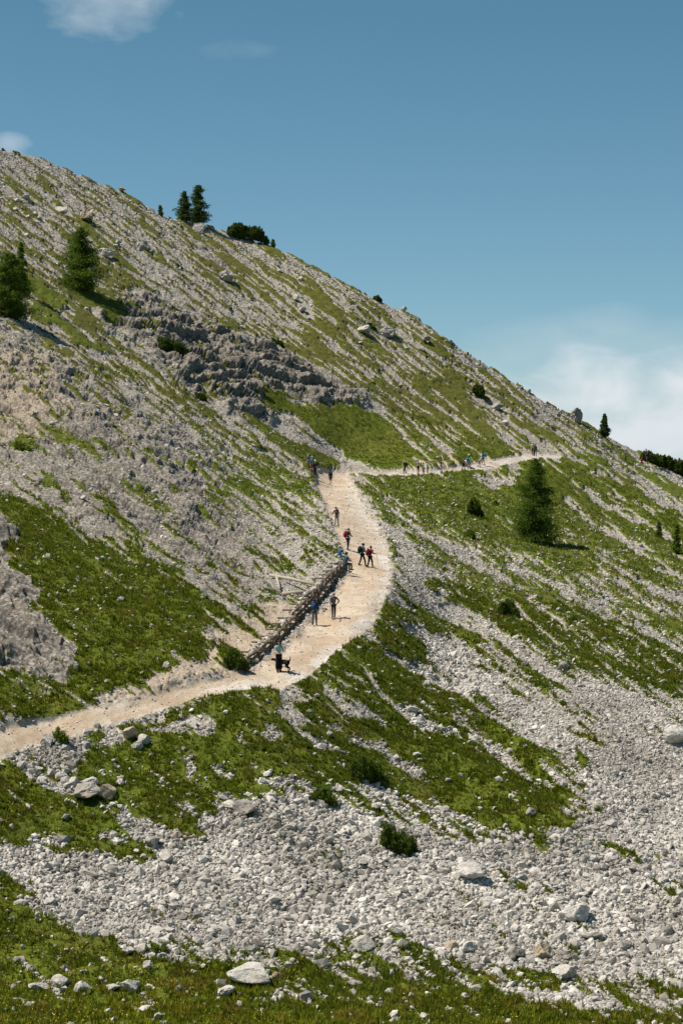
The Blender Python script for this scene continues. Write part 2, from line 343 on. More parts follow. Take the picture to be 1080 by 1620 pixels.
# ------------------------------------------------------------------ terrain mesh
def build_grid():
    xi = np.concatenate([np.linspace(-400, -20, 50, endpoint=False), np.arange(-20, 1100, 1.25), np.linspace(1100, 1480, 50)])
    ys = skyrow(xi)
    NV = 1120
    t = np.linspace(0, 1, NV) ** 1.0
    # rows from below the frame up to the skyline
    PX = np.repeat(xi[None], NV, 0); PY = 1720 + (ys[None] - 1720) * t[:, None]
    return xi, PX, PY
xi, PX, PY = build_grid()
D0 = depth(PX, PY)
BASE = pix(PX, PY, D0)
def normals(P):
    du = np.gradient(P, axis=1); dv = np.gradient(P, axis=0)
    n = np.cross(du, dv); n /= np.linalg.norm(n, axis=-1, keepdims=True) + 1e-12
    return n
NB = normals(BASE)
print("normal z mean", NB[..., 2].mean(), "slope deg", np.degrees(np.arccos(np.abs(NB[..., 2]).mean())))
if NB[..., 2].mean() < 0: NB = -NB
CV = cover(PX, PY, BASE)
X, Y, Z = BASE[..., 0], BASE[..., 1], BASE[..., 2]
gm, crag, path, flat, dirt = CV['gm'], CV['crag'], CV['path'], CV['flat'], CV['dirt']
far = ss(110, 240, Y)
# height of things on the smooth ground, metres
h = np.zeros_like(X)
rough = (1 - flat * 0.93)
h += (fbm(CV['su'] / 230, CV['sv'] / 48, Z * 0 + 2.0, 3) - 0.5) * 1.3 * rough * ss(100, 130, Y)        # ribs and gullies
h += (fbm(X / 3.0, Y / 3.0, Z / 3.0, 4) - 0.5) * 0.40 * rough
rock = (1 - gm) * (1 - path)
# loose stones lying everywhere: rounded cells of three sizes
for sc, amp, sd_ in ((1.15, 0.20, 1), (0.55, 0.12, 2), (0.29, 0.08, 3)):
    f1, f2, idv = worley(X / sc + (fbm(X / sc, Y / sc, Z * 0, 2) - .5) * .7, Y / sc * 0.8, sd_)
    bump = np.clip((f2 - f1) * 2.2, 0, 1) ** 0.7 * (0.25 + idv ** 2 * 1.3) 
    keep = ss(0.45, 0.8, idv) if sc > 1 else 1.0
    h += bump * amp * keep * rock * (0.50 + 0.15 * far) * (1 - 0.75 * crag)
# crags: stepped, cracked bedrock
r1 = fbm(X / 5.5, Y / 5.5, Z / 3.0, 5, 0.58, ridged=True)
Zb = Z + 0.22 * X + (fbm(X / 7, Y / 7, Z / 7, 3, 0.5) - 0.5) * 4.2
def ledges(Zq, per):
    q = Zq / per; fr = q - np.floor(q); return (ss(0.0, 0.18, fr) - fr)
f1, f2, idv = worley((X + 0.7 * Y) / 1.5 + np.floor(Zb / 1.5) * 3.7, Zb / 1.5, 5)
band = ss(0.80, 0.97, crag)
hc = (r1 - 0.58) * (1.5 + 1.2 * (1 - band)) + ledges(Zb, 1.5) * (0.40 + 0.75 * band) * ss(0.36, 0.60, fbm(X / 4 + 9, Y / 4, Z / 4, 3)) + ledges(Zb + 3.3, 0.42) * 0.20 - (1 - ss(0.0, 0.10, f2 - f1)) * 0.28 * (0.4 + 0.6 * band) + (idv - .5) * 0.24 * (1 - 0.3 * band)
hc += (fbm(X / 0.55, Y / 0.55, Z / 0.4, 3, 0.6, ridged=True) - .5) * (0.34 - 0.02 * band)
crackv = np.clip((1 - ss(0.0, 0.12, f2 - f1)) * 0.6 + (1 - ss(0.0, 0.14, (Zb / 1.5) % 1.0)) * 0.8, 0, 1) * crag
h += hc * crag * (0.7 + 0.5 * ss(200, 240, Y)) * rough * (1 - 0.75 * gm)
# turf: a thick mat over the stones with tussocks
h += gm * (0.10 + 0.10 * far + (0.16 + 0.22 * far) * fbm(X / 0.7, Y / 0.7, Z / 0.7, 3))
h += path * (fbm(X / 2.0, Y / 2.0, Z * 0 + 7, 3) - 0.5) * 0.30
h += path * (fbm(X / 0.5, Y / 0.5, Z * 0 + 9, 3) - 0.5) * 0.07
taper = np.ones_like(h); 
POS = BASE + NB * h[..., None].astype(float)
print("terrain verts", POS.shape)

def grid_faces(nr, nc, off=0):
    i = np.arange(nr * nc).reshape(nr, nc) + off
    return np.stack([i[:-1, :-1], i[:-1, 1:], i[1:, 1:], i[1:, :-1]], -1).reshape(-1, 4)
def mesh_np(name, V, Fq, smooth=False):
    me = bpy.data.meshes.new(name); k = Fq.shape[1]
    me.vertices.add(len(V)); me.vertices.foreach_set('co', np.ascontiguousarray(V, np.float32).ravel())
    me.loops.add(Fq.size); me.loops.foreach_set('vertex_index', np.ascontiguousarray(Fq, np.int32).ravel())
    me.polygons.add(len(Fq)); me.polygons.foreach_set('loop_start', np.arange(0, Fq.size, k, dtype=np.int32))
    me.polygons.foreach_set('use_smooth', np.full(len(Fq), smooth))
    me.update(calc_edges=True); me.validate()
    return me
def attr(me, name, arr):
    a = me.attributes.new(name, 'FLOAT', 'POINT'); a.data.foreach_set('value', np.ascontiguousarray(arr, np.float32).ravel())

# ------------------------------------------------------------------ materials
class NT:
    def __init__(s, name):
        s.m = bpy.data.materials.new(name); s.m.use_nodes = True; s.t = s.m.node_tree
        s.t.nodes.clear(); s.o = s.n('ShaderNodeOutputMaterial'); s.b = s.n('ShaderNodeBsdfPrincipled')
        s.t.links.new(s.b.outputs[0], s.o.inputs[0]); s.b.inputs['Roughness'].default_value = 0.95
        s.b.inputs['Specular IOR Level'].default_value = 0.15
        s.tc = s.n('ShaderNodeTexCoord')
    def n(s, t, **k):
        x = s.t.nodes.new(t)
        for a, b in k.items(): setattr(x, a, b)
        return x
    def l(s, a, b): s.t.links.new(a, b)
    def set(s, sock, v):
        if isinstance(v, (int, float)): sock.default_value = v
        elif isinstance(v, tuple): sock.default_value = v if len(v) == 4 else v + (1,)
        else: s.l(v, sock)
    def noise(s, scale, detail=4, rough=0.55, vec=None, out=0):
        x = s.n('ShaderNodeTexNoise'); x.inputs['Scale'].default_value = scale; x.inputs['Detail'].default_value = detail; x.inputs['Roughness'].default_value = rough
        s.l(vec or s.tc.outputs['Object'], x.inputs['Vector']); return x.outputs[out]
    def mix(s, f, a, b, mode='MIX'):
        x = s.n('ShaderNodeMix', data_type='RGBA', blend_type=mode); s.set(x.inputs[0], f); s.set(x.inputs[6], a); s.set(x.inputs[7], b); return x.outputs[2]
    def math(s, op, a, b=0.0, clamp=False):
        x = s.n('ShaderNodeMath', operation=op); x.use_clamp = clamp; s.set(x.inputs[0], a); s.set(x.inputs[1], b); return x.outputs[0]
    def rng(s, v, a, b, c=0.0, d=1.0):
        x = s.n('ShaderNodeMapRange'); s.set(x.inputs[0], v); 
        for i, q in enumerate((a, b, c, d)): x.inputs[i + 1].default_value = q
        return x.outputs[0]
    def attr(s, name):
        x = s.n('ShaderNodeAttribute'); x.attribute_name = name; return x.outputs['Fac']
def ground_material():
    k = NT("mountain_ground")
    n1 = k.noise(0.35, 5); n2 = k.noise(2.2, 5); n3 = k.noise(9.0, 3); n4 = k.noise(0.09, 3); n6 = k.noise(4.5, 6, 0.7)
    stone = k.mix(k.rng(n2, 0.3, 0.7), (0.34, 0.315, 0.28), (0.58, 0.555, 0.52))
    stone = k.mix(k.rng(n1, 0.48, 0.72, 0, 0.6), stone, (0.36, 0.29, 0.22))
    stone = k.mix(k.rng(n3, 0.35, 0.65, 0, 0.35), stone, (0.64, 0.62, 0.59))
    stone = k.mix(k.rng(n6, 0.50, 0.60, 0.75, 0), stone, (0.16, 0.135, 0.10))          # dark soil between the stones
    cr = k.mix(k.rng(n2, 0.35, 0.65), (0.12, 0.10, 0.083), (0.48, 0.44, 0.39))
    cr = k.mix(k.rng(n3, 0.42, 0.62, 0, 0.5), cr, (0.31, 0.28, 0.245))
    cr = k.mix(k.rng(n1, 0.54, 0.68, 0, 0.42), cr, (0.27, 0.215, 0.165))
    cr = k.mix(k.rng(n6, 0.46, 0.56, 0.85, 0), cr, (0.085, 0.075, 0.062))               # dark blotches scattered over the crag by noise
    cr = k.mix(k.math('MULTIPLY', k.attr('crack'), 0.75), cr, (0.07, 0.06, 0.05))  # shade of joints and bedding cracks painted into the rock colour
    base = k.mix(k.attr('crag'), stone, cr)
    dirt = k.mix(k.rng(n3, 0.35, 0.65), (0.30, 0.22, 0.15), (0.48, 0.40, 0.31))
    base = k.mix(k.math('MULTIPLY', k.attr('dirt'), k.rng(n2, 0.35, 0.6, 0.35, 1)), base, dirt)
    pth = k.mix(k.rng(n3, 0.3, 0.7), (0.41, 0.32, 0.23), (0.60, 0.52, 0.42))
    pth = k.mix(k.rng(n1, 0.42, 0.60, 0, 0.85), pth, (0.40, 0.29, 0.195)); pth = k.mix(k.rng(k.noise(1.3, 5, 0.65), 0.52, 0.64, 0, 0.5), pth, (0.36, 0.27, 0.19))
    pth = k.mix(k.rng(n6, 0.36, 0.48, 0.5, 0), pth, (0.30, 0.23, 0.165))
    pth = k.mix(k.rng(k.noise(22.0, 2), 0.55, 0.68, 0, 0.6), pth, (0.66, 0.62, 0.57))
    pth = k.mix(k.rng(k.attr('verge'), 0.1, 0.9, 0, 0.85), pth, k.mix(k.rng(n6, .35, .6), (0.38, 0.35, 0.31), (0.62, 0.59, 0.55)))
    base = k.mix(k.attr('path'), base, pth)
    gr = k.mix(k.rng(n2, 0.3, 0.7), (0.060, 0.088, 0.005), (0.155, 0.195, 0.012))
    gr = k.mix(k.rng(n1, 0.42, 0.68), gr, (0.165, 0.19, 0.017))
    gr = k.mix(k.rng(n4, 0.50, 0.66, 0, 0.5), gr, (0.14, 0.12, 0.03))
    gr = k.mix(k.rng(k.noise(1.1, 4), 0.60, 0.72, 0, 0.7), gr, (0.12, 0.075, 0.035))
    gr = k.mix(k.rng(k.noise(11.0, 3, 0.7), 0.42, 0.62, 0, 0.8), gr, (0.028, 0.042, 0.006)); gr = k.mix(k.rng(k.noise(3.2, 4, 0.65), 0.52, 0.66, 0, 0.6), gr, (0.05, 0.058, 0.010)); gr = k.mix(0.05, gr, (0.02, 0.03, 0.005))
    gr = k.mix(k.math('MULTIPLY', k.attr('high'), 0.65), gr, k.mix(k.rng(n6, .4, .6), (0.055, 0.058, 0.012), (0.135, 0.125, 0.028)))
    g = k.math('ADD', k.attr('grass'), k.math('MULTIPLY', k.math('SUBTRACT', k.noise(7.0, 3), 0.5), 0.9))
    col = k.mix(k.rng(g, 0.38, 0.62), base, gr)
    k.l(col, k.b.inputs['Base Color'])
    return k.m
M_GROUND = ground_material()

def struct(name, me, mat, kind='structure', label=None, cat=None):
    o = bpy.data.objects.new(name, me); C.objects.link(o)
    if mat: me.materials.append(mat)
    o['kind'] = kind; o['label'] = label or name.replace('_', ' '); o['category'] = cat or name.replace('_', ' ')
    return o

# near ground: from under the frame back to the camera's own knoll
nr0, nc0 = PX.shape
row0 = POS[0]; h0 = row0.copy()
front_rows = []
for d in [80, 72, 66, 60, 54, 48, 42, 36, 30, 24, 18, 12, 8, 4, 0, -8, -20, -40]:
    zk = CAMZ - 1.7 - 0.33 * max(d, 0) if d < 68 else -1e9
    zz = max(zk, row0[:, 2].mean()) if d < 80 else None
    r = row0.copy(); r[:, 1] = d
    if zz is None: r[:, 2] = row0[:, 2] * 0.5 + row0[:, 2].mean() * 0.5
    else: r[:, 2] = zz
    r[:, 2] += (fbm(r[:, 0] / 4, r[:, 1] / 4, r[:, 0] * 0, 3) - 0.5) * 0.5
    front_rows.append(r)
front = np.stack(front_rows[::-1])
back_rows = []
last = POS[-1]
for s_ in [0.4, 0.9, 1.6, 2.6, 4, 6, 9, 14, 22, 35, 60, 100, 170, 280]:
    r = last.copy(); r[:, 1] += s_; r[:, 0] += s_ * 0.15
    r[:, 2] += -0.30 * s_ ** 1.12 * np.clip(0.15 + s_ / 8, 0, 1) + (fbm(r[:, 0] / 3, r[:, 1] / 3, r[:, 0] * 0, 3) - 0.5) * min(s_, 1.5) * 0.4
    r[:, 2] = np.maximum(r[:, 2], -130)
    back_rows.append(r)
ALL = np.concatenate([front, POS, np.stack(back_rows)])
def padattr(arr, fv=0.9, bv=0.5):
    return np.concatenate([np.full((len(front), nc0), fv), arr, np.full((len(back_rows), nc0), bv)])
me = mesh_np("mountain_slope", ALL.reshape(-1, 3), grid_faces(*ALL.shape[:2]), True)
attr(me, 'grass', padattr(gm)); attr(me, 'crag', padattr(crag, 0, 0)); attr(me, 'dirt', padattr(dirt, 0, 0)); attr(me, 'path', padattr(path, 0, 0))
sdp_ = poly_sd(PX, PY, PATH_MAIN)
# pale loose gravel along the outer verge of the path
verge = np.where(PX > 300, ss(26, 4, sdp_) * (PX > np.interp(PY, [750, 800, 850, 900, 950, 1000, 1050, 1100], [545, 550, 565, 585, 575, 530, 480, 300])), ss(10, 2, sdp_) * 0.6)
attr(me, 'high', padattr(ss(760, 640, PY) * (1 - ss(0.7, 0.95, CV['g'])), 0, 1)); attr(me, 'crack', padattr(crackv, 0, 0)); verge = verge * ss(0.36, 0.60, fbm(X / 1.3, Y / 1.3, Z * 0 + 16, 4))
attr(me, 'verge', padattr(verge, 0, 0))
slope = struct("mountain_slope", me, M_GROUND)

g = 30000.0
me = mesh_np("valley_ground", np.array([(-g, -g, -135), (g, -g, -135), (g, g, -135), (-g, g, -135)], float), np.array([[0, 1, 2, 3]]))
kv = NT("valley_green"); kv.l(kv.mix(kv.rng(kv.noise(0.01, 6), .4, .6), (0.05, 0.07, 0.02), (0.10, 0.11, 0.06)), kv.b.inputs['Base Color'])
struct("valley_ground", me, kv.m)

# ------------------------------------------------------------------ finding places on the real surface
NVr = PX.shape[0]
def ground(px, py):
    """point of the finished terrain under a photo pixel"""
    c = int(np.clip(round(np.interp(px, xi, np.arange(len(xi)))), 0, len(xi) - 1))
    t = (1720 - py) / (1720 - skyrow(px)); r = int(np.clip(round(t * (NVr - 1)), 0, NVr - 1))
    return Vector(POS[r, c]), float(D0[r, c])
rng = np.random.RandomState(11)
du = np.linalg.norm(np.cross(np.gradient(POS, axis=1), np.gradient(POS, axis=0)), axis=-1)
INF = (PX > -60) & (PX < 1140) & (PY < 1650); INF[-3:] = False
OUTF = (((PX > -400) & (PX <= -60)) | ((PX >= 1140) & (PX < 1470))) & (PY < 1650); OUTF[-3:] = False; OUTF[:, -3:] = False
def sample(weight, n, where=None):
    p = (weight * du * (INF if where is None else where)).ravel(); cs = np.cumsum(p); idx = np.searchsorted(cs, rng.rand(n) * cs[-1])
    idx = np.clip(idx, 0, p.size - 1)
    j = POS.reshape(-1, 3)[idx]
    nxt = POS.reshape(-1, 3)[np.clip(idx + 1, 0, p.size - 1)]; up = POS.reshape(-1, 3)[np.clip(idx + nc0, 0, p.size - 1)]
    return j + (nxt - j) * rng.rand(n, 1) * 0.9 + (up - j) * rng.rand(n, 1) * 0.9, idx

def ico(sub=0):
    ph = (1 + 5 ** .5) / 2
    V = np.array([(-1, ph, 0), (1, ph, 0), (-1, -ph, 0), (1, -ph, 0), (0, -1, ph), (0, 1, ph), (0, -1, -ph), (0, 1, -ph), (ph, 0, -1), (ph, 0, 1), (-ph, 0, -1), (-ph, 0, 1)], float)
    Fc = [(0,11,5),(0,5,1),(0,1,7),(0,7,10),(0,10,11),(1,5,9),(5,11,4),(11,10,2),(10,7,6),(7,1,8),(3,9,4),(3,4,2),(3,2,6),(3,6,8),(3,8,9),(4,9,5),(2,4,11),(6,2,10),(8,6,7),(9,8,1)]
    V = [tuple(v / np.linalg.norm(v)) for v in V]
    for _ in range(sub):
        mid = {}; NF = []
        def m(a, b):
            k = (min(a, b), max(a, b))
            if k not in mid:
                p = (np.array(V[a]) + np.array(V[b])); V.append(tuple(p / np.linalg.norm(p))); mid[k] = len(V) - 1
            return mid[k]
        for a, b, c in Fc:
            x, y, z = m(a, b), m(b, c), m(c, a); NF += [(a, x, z), (b, y, x), (c, z, y), (x, y, z)]
        Fc = NF
    return np.array(V), np.array(Fc)
def rotmats(n, tilt=1.0):
    q = rng.randn(n, 4); q[:, 1:3] *= tilt; q /= np.linalg.norm(q, axis=1, keepdims=True)
    w, x, y, z = q.T
    return np.stack([1-2*(y*y+z*z), 2*(x*y-z*w), 2*(x*z+y*w), 2*(x*y+z*w), 1-2*(x*x+z*z), 2*(y*z-x*w), 2*(x*z-y*w), 2*(y*z+x*w), 1-2*(x*x+y*y)], -1).reshape(n, 3, 3)
def rock_cloud(name, P, size, label, cat, mat, sub=0, sink=0.25):
    V, Fc = ico(sub); n = len(P); nv = len(V)
    # angular lumps: each stone is the ball cut by a few random planes
    pts = np.repeat(V[None], n, 0) * (1 + (rng.rand(n, nv, 1) - .5) * (0.35 if sub == 0 else 0.12))
    for _ in range(4 if sub == 0 else 7):
        d = rng.randn(n, 1, 3); d /= np.linalg.norm(d, axis=-1, keepdims=True); c = 0.45 + 0.35 * rng.rand(n, 1)
        e = (pts * d).sum(-1) - c; pts = pts - np.maximum(e, 0)[..., None] * d
    sc = np.stack([0.75 + 0.55 * rng.rand(n), 0.6 + 0.4 * rng.rand(n), 0.42 + 0.33 * rng.rand(n)], -1)
    pts = pts * sc[:, None] * (size[:, None, None] * 0.62)
    pts = np.einsum('nij,nvj->nvi', rotmats(n, 0.45), pts)
    pts = pts + P[:, None]; pts[..., 2] += (size * (0.34 - sink))[:, None]
    Fall = (Fc[None] + (np.arange(n) * nv)[:, None, None]).reshape(-1, 3)
    me = mesh_np(name, pts.reshape(-1, 3), Fall, False); me.materials.append(mat)
    attr(me, 'tone', np.repeat(rng.rand(n), nv))
    o = bpy.data.objects.new(name, me); C.objects.link(o); o['kind'] = 'stuff'; o['label'] = label; o['category'] = cat
    return o
def stone_material(name, lo=(0.21, 0.19, 0.165), hi=(0.75, 0.71, 0.655), warm=(0.46, 0.37, 0.28)):
    k = NT(name); t = k.math('ADD', k.math('MULTIPLY', k.attr('tone'), 0.75), k.rng(k.noise(0.22, 4), 0.35, 0.65, -0.15, 0.35), True); n = k.noise(3.0, 4); n2 = k.noise(14.0, 3)
    c = k.mix(t, lo, hi); c = k.mix(k.rng(n, 0.58, 0.7, 0, 0.55), c, warm); c = k.mix(k.rng(n2, 0.35, 0.65, 0, 0.35), c, (0.27, 0.26, 0.25))
    k.l(c, k.b.inputs['Base Color'])
    bp = k.n('ShaderNodeBump'); bp.inputs['Strength'].default_value = 0.5; bp.inputs['Distance'].default_value = 0.05
    k.l(n2, bp.inputs['Height']); k.l(bp.outputs[0], k.b.inputs['Normal'])
    return k.m
M_STONE = stone_material("limestone")
scree = (1 - gm) * (1 - path) * (1 - flat * 0.6) * (1 - crag * 0.96) * (1 - dirt * 0.82)
near = 1 - ss(140, 190, Y)
def lognorm(n, med, sg, lo, hi): return np.clip(med * np.exp(rng.randn(n) * sg), lo, hi)
P, ix_ = sample(scree * near * ss(1130, 1250, PY + (PX > 600) * 150 * ss(600, 700, PX)), 128000); fine = 1 - 0.38 * (ss(700, 900, PX) * ss(1400, 1200, PY)).ravel()[ix_]; rock_cloud("scree_stones", P, fine * lognorm(len(P), 0.125, 0.58, 0.065, 0.7), "loose pale angular stones of the scree", "scree", M_STONE)
P, _ = sample(scree * (Y < 200) * (1 - crag * 0.8), 42000); rock_cloud("gravel", P, lognorm(len(P), 0.12, 0.38, 0.07, 0.36), "small broken limestone beside the path and between the turf", "gravel", M_STONE)
P, _ = sample(scree * ss(150, 200, Y) * (1.15 - CV['g']) * (0.3 + 0.7 * ss(60, 15, PY - skyrow(PX))), 24000); rock_cloud("slope_rubble", P, lognorm(len(P), 0.17, 0.42, 0.1, 0.6), "pale rubble strewn between grass streaks on the upper slope", "rubble", M_STONE)
P, _ = sample(gm * (Y < 260) * (PY > 640), 5200); rock_cloud("turf_stones", P, lognorm(len(P), 0.15, 0.4, 0.1, 0.45), "scattered white stones lying in the grass", "stones", M_STONE, sink=0.1)
P, _ = sample(path * 1.0, 3500); rock_cloud("path_pebbles", P, lognorm(len(P), 0.075, 0.45, 0.04, 0.28), "pebbles on the trodden path", "pebbles", stone_material('path_stone', (0.5, 0.42, 0.33), (0.72, 0.66, 0.58)), sink=0.28)

P, _ = sample(scree, 42000, OUTF); rock_cloud("side_scree", P, lognorm(len(P), 0.24, 0.5, 0.1, 0.8), "scree and rubble carrying on past the sides of the view", "scree", M_STONE)
# grass: tufts of blades
def grass_cloud(name, P, hgt, wid, nb, label, mat, cat='grass', lean=0.55):
    n = len(P)
    a = rng.rand(n, nb) * 6.283; r = rng.rand(n, nb) * wid
    base = P[:, None] + np.stack([np.cos(a) * r * .6, np.sin(a) * r * .6, np.zeros_like(a) - 0.03], -1)
    H = hgt[:, None] * (0.6 + 0.6 * rng.rand(n, nb)); ln = lean * rng.rand(n, nb)
    tip = base + np.stack([np.cos(a) * H * ln, np.sin(a) * H * ln, H], -1)
    s = a + 1.57 + rng.randn(n, nb) * .6; w = (0.020 + 0.022 * rng.rand(n, nb)) * (hgt[:, None] / 0.2)
    side = np.stack([np.cos(s) * w, np.sin(s) * w, np.zeros_like(w)], -1)
    V = np.stack([base - side, base + side, tip], 2).reshape(-1, 3)
    me = mesh_np(name, V, np.arange(len(V)).reshape(-1, 3), False); me.materials.append(mat)
    attr(me, 'tone', np.repeat(np.clip(0.55 * rng.rand(n, 1) + 0.45 * rng.rand(n, nb), 0, 1).ravel(), 3))
    o = bpy.data.objects.new(name, me); C.objects.link(o); o['kind'] = 'stuff'; o['label'] = label; o['category'] = cat
def leaf_material(name, lo, hi, tw=None, trans=0.25):
    k = NT(name); c = k.mix(k.attr('tone'), lo, hi)
    if tw:
        c = k.mix(k.rng(k.noise(0.5, 4), 0.50, 0.66, 0, 0.8), c, tw); c = k.mix(k.rng(k.noise(1.7, 3), 0.40, 0.52, 0.6, 0), c, tuple(x * 0.8 for x in lo)); c = k.mix(k.rng(k.noise(0.16, 3), 0.46, 0.60, 0, 0.45), c, (0.13, 0.17, 0.02))
    k.l(c, k.b.inputs['Base Color']); k.b.inputs['Roughness'].default_value = 0.7
    tr = k.n('ShaderNodeBsdfTranslucent'); k.l(c, tr.inputs[0]); mx = k.n('ShaderNodeMixShader'); mx.inputs[0].default_value = trans
    k.l(k.b.outputs[0], mx.inputs[1]); k.l(tr.outputs[0], mx.inputs[2]); k.l(mx.outputs[0], k.o.inputs[0])
    return k.m
M_GRASS = leaf_material("alpine_grass", (0.052, 0.080, 0.005), (0.245, 0.285, 0.020), (0.22, 0.18, 0.03), 0.5)
tg = ss(0.6, 0.95, gm) * (0.42 + ss(0.40, 0.60, fbm(X / 0.9, Y / 0.9, Z / 0.9, 3)))
P, _ = sample(tg * (Y < 175) * (1 - 0.5 * ss(130, 175, Y)), 78000); grass_cloud("grass", P, lognorm(len(P), 0.17, 0.3, 0.09, 0.38), 0.16, 6, "short green alpine turf on the slope", M_GRASS)
P, _ = sample(tg * ss(150, 180, Y) * (Y < 300) * (PY > 560), 22000); grass_cloud("distant_grass", P, lognorm(len(P), 0.22, 0.25, 0.12, 0.4), 0.35, 6, "tussocky green meadow by the upper path", M_GRASS)
M_MEADOW = leaf_material("meadow_grass", (0.14, 0.17, 0.012), (0.42, 0.44, 0.035), (0.42, 0.28, 0.06), 0.5)
P, _ = sample(tg * ss(1535, 1600, PY) * (PX > -50), 15000); grass_cloud("meadow_grass", P, lognorm(len(P), 0.17, 0.35, 0.08, 0.5), 0.15, 6, "taller olive meadow grass at the valley floor", M_MEADOW)

# ------------------------------------------------------------------ things: helpers
def tag(o, label, cat, group=None):
    o['label'] = label; o['category'] = cat
    if group: o['group'] = group
def empty(name, loc, label, cat, group=None, rz=0.0, sc=1.0):
    o = bpy.data.objects.new(name, None); C.objects.link(o); o.location = loc; o.rotation_euler = (0, 0, rz); o.scale = (sc,) * 3
    o.empty_display_size = 0.2; tag(o, label, cat, group); return o
def part(name, me, parent, mat=None):
    if mat is not None and not me.materials: me.materials.append(mat)
    o = bpy.data.objects.new(name, me); C.objects.link(o); o.parent = parent; return o
def flatmat(name, c, rough=0.8, bump=0.0):
    k = NT(name); n = k.noise(9.0, 3)
    k.l(k.mix(k.rng(n, 0.3, 0.7), tuple(x * 0.72 for x in c), tuple(min(1, x * 1.18) for x in c)), k.b.inputs['Base Color']); k.b.inputs['Roughness'].default_value = rough
    return k.m
class MB:
    """collects simple tapered tubes and boxes into one mesh"""
    def __init__(s): s.v = []; s.f = []
    def tube(s, pts, rad, n=7, cap=True):
        pts = [Vector(p) for p in pts]; b = len(s.v)
        for i, p in enumerate(pts):
            d = (pts[min(i + 1, len(pts) - 1)] - pts[max(i - 1, 0)]).normalized()
            u = d.cross(Vector((0, 0, 1)) if abs(d.z) < 0.9 else Vector((1, 0, 0))).normalized(); w = d.cross(u)
            for k in range(n):
                a = 6.2832 * k / n; s.v.append(p + (u * math.cos(a) + w * math.sin(a)) * rad[i])
        for i in range(len(pts) - 1):
            for k in range(n):
                k2 = (k + 1) % n; s.f.append((b + i * n + k, b + i * n + k2, b + (i + 1) * n + k2, b + (i + 1) * n + k))
        if cap:
            s.f.append(tuple(b + k for k in range(n))[::-1]); s.f.append(tuple(b + (len(pts) - 1) * n + k for k in range(n)))
        return s
    def ball(s, c, r, sub=1):
        V, Fc = ico(sub); b = len(s.v); r = Vector(r) if not isinstance(r, (int, float)) else Vector((r, r, r))
        for v in V: s.v.append(Vector(c) + Vector((v[0] * r.x, v[1] * r.y, v[2] * r.z)))
        for f in Fc: s.f.append(tuple(int(i) + b for i in f))
        return s
    def mesh(s, name, smooth=True):
        me = bpy.data.meshes.new(name); me.from_pydata([tuple(v) for v in s.v], [], s.f)
        me.polygons.foreach_set('use_smooth', [smooth] * len(me.polygons)); me.update(); return me

# ------------------------------------------------------------------ boulders
def boulder_material(name, lo, hi):
    k = NT(name); n = k.noise(2.2, 6, 0.65); n2 = k.noise(9.0, 5, 0.7); n3 = k.noise(28.0, 3)
    c = k.mix(k.rng(n, 0.35, 0.65), lo, hi); c = k.mix(k.rng(n2, 0.50, 0.62, 0, 0.65), c, tuple(x * 0.45 for x in lo))
    c = k.mix(k.rng(n3, 0.4, 0.62, 0, 0.35), c, tuple(x * 0.6 for x in lo)); c = k.mix(k.rng(k.noise(1.1, 3), 0.58, 0.7, 0, 0.5), c, (0.40, 0.30, 0.20))
    k.l(c, k.b.inputs['Base Color']); bp = k.n('ShaderNodeBump'); bp.inputs['Strength'].default_value = 0.9; bp.inputs['Distance'].default_value = 0.06
    k.l(k.math('ADD', n2, k.math('MULTIPLY', n3, 0.5)), bp.inputs['Height']); k.l(bp.outputs[0], k.b.inputs['Normal'])
    return k.m
def boulder_mesh(seed, flatness=0.62, cuts=12, sub=3, rag=0.10):
    r = np.random.RandomState(seed); V, Fc = ico(sub); P = V.copy()
    for _ in range(cuts):
        d = r.randn(3); d /= np.linalg.norm(d); c = 0.5 + 0.4 * r.rand(); e = P @ d - c; P -= np.maximum(e, 0)[:, None] * d
    o = r.rand(3) * 50
    P *= (1 + (fbm(V[:, 0] * 2 + o[0], V[:, 1] * 2 + o[1], V[:, 2] * 2 + o[2], 3) - 0.5) * rag * 3)[:, None]
    P *= (1 + (fbm(V[:, 0] * 7 + o[0], V[:, 1] * 7 + o[1], V[:, 2] * 7 + o[2], 2) - 0.5) * rag)[:, None]
    P[:, 2] *= flatness; P[:, 1] *= 0.8
    P /= (P[:, 0].max() - P[:, 0].min())
    me = mesh_np("boulder", P, Fc, False); attr(me, 'tone', np.full(len(P), 0.35 + 0.6 * r.rand())); return me
M_BOULD = boulder_material("boulder_limestone", (0.46, 0.43, 0.385), (0.76, 0.72, 0.66))
M_BOULD_DARK = boulder_material("lichened_limestone", (0.25, 0.23, 0.205), (0.50, 0.47, 0.43))
M_BOULD_TAN = boulder_material("tan_limestone", (0.42, 0.33, 0.23), (0.58, 0.49, 0.38))
BM = [boulder_mesh(100 + i, 0.55 + 0.1 * (i % 4)) for i in range(12)]
for m in BM: m.materials.append(M_BOULD)
def variant(i, mat, fl=None, rag=0.1):
    m = boulder_mesh(500 + i, fl or 0.6, rag=rag); m.materials.append(mat); return m
def put_boulder(px, py, wpx, label, me=None, group=None, rz=None, sink=0.28, sz=1.0, name="boulder"):
    """(px, py) is the foot of the boulder in plan"""
    g, D = ground(px, py); o = bpy.data.objects.new(name, me or BM[random.randrange(12)]); C.objects.link(o)
    w = wpx * D / F * 0.88; o.scale = (w, w, w * sz); o.rotation_euler = (random.uniform(-.15, .15), random.uniform(-.15, .15), random.uniform(0, 6.28) if rz is None else rz)
    hh = w * sz * 0.3; o.location = (g.x, g.y, g.z + hh * (1 - 2 * sink))
    tag(o, label, 'boulder', group); return o
random.seed(5)
V = variant
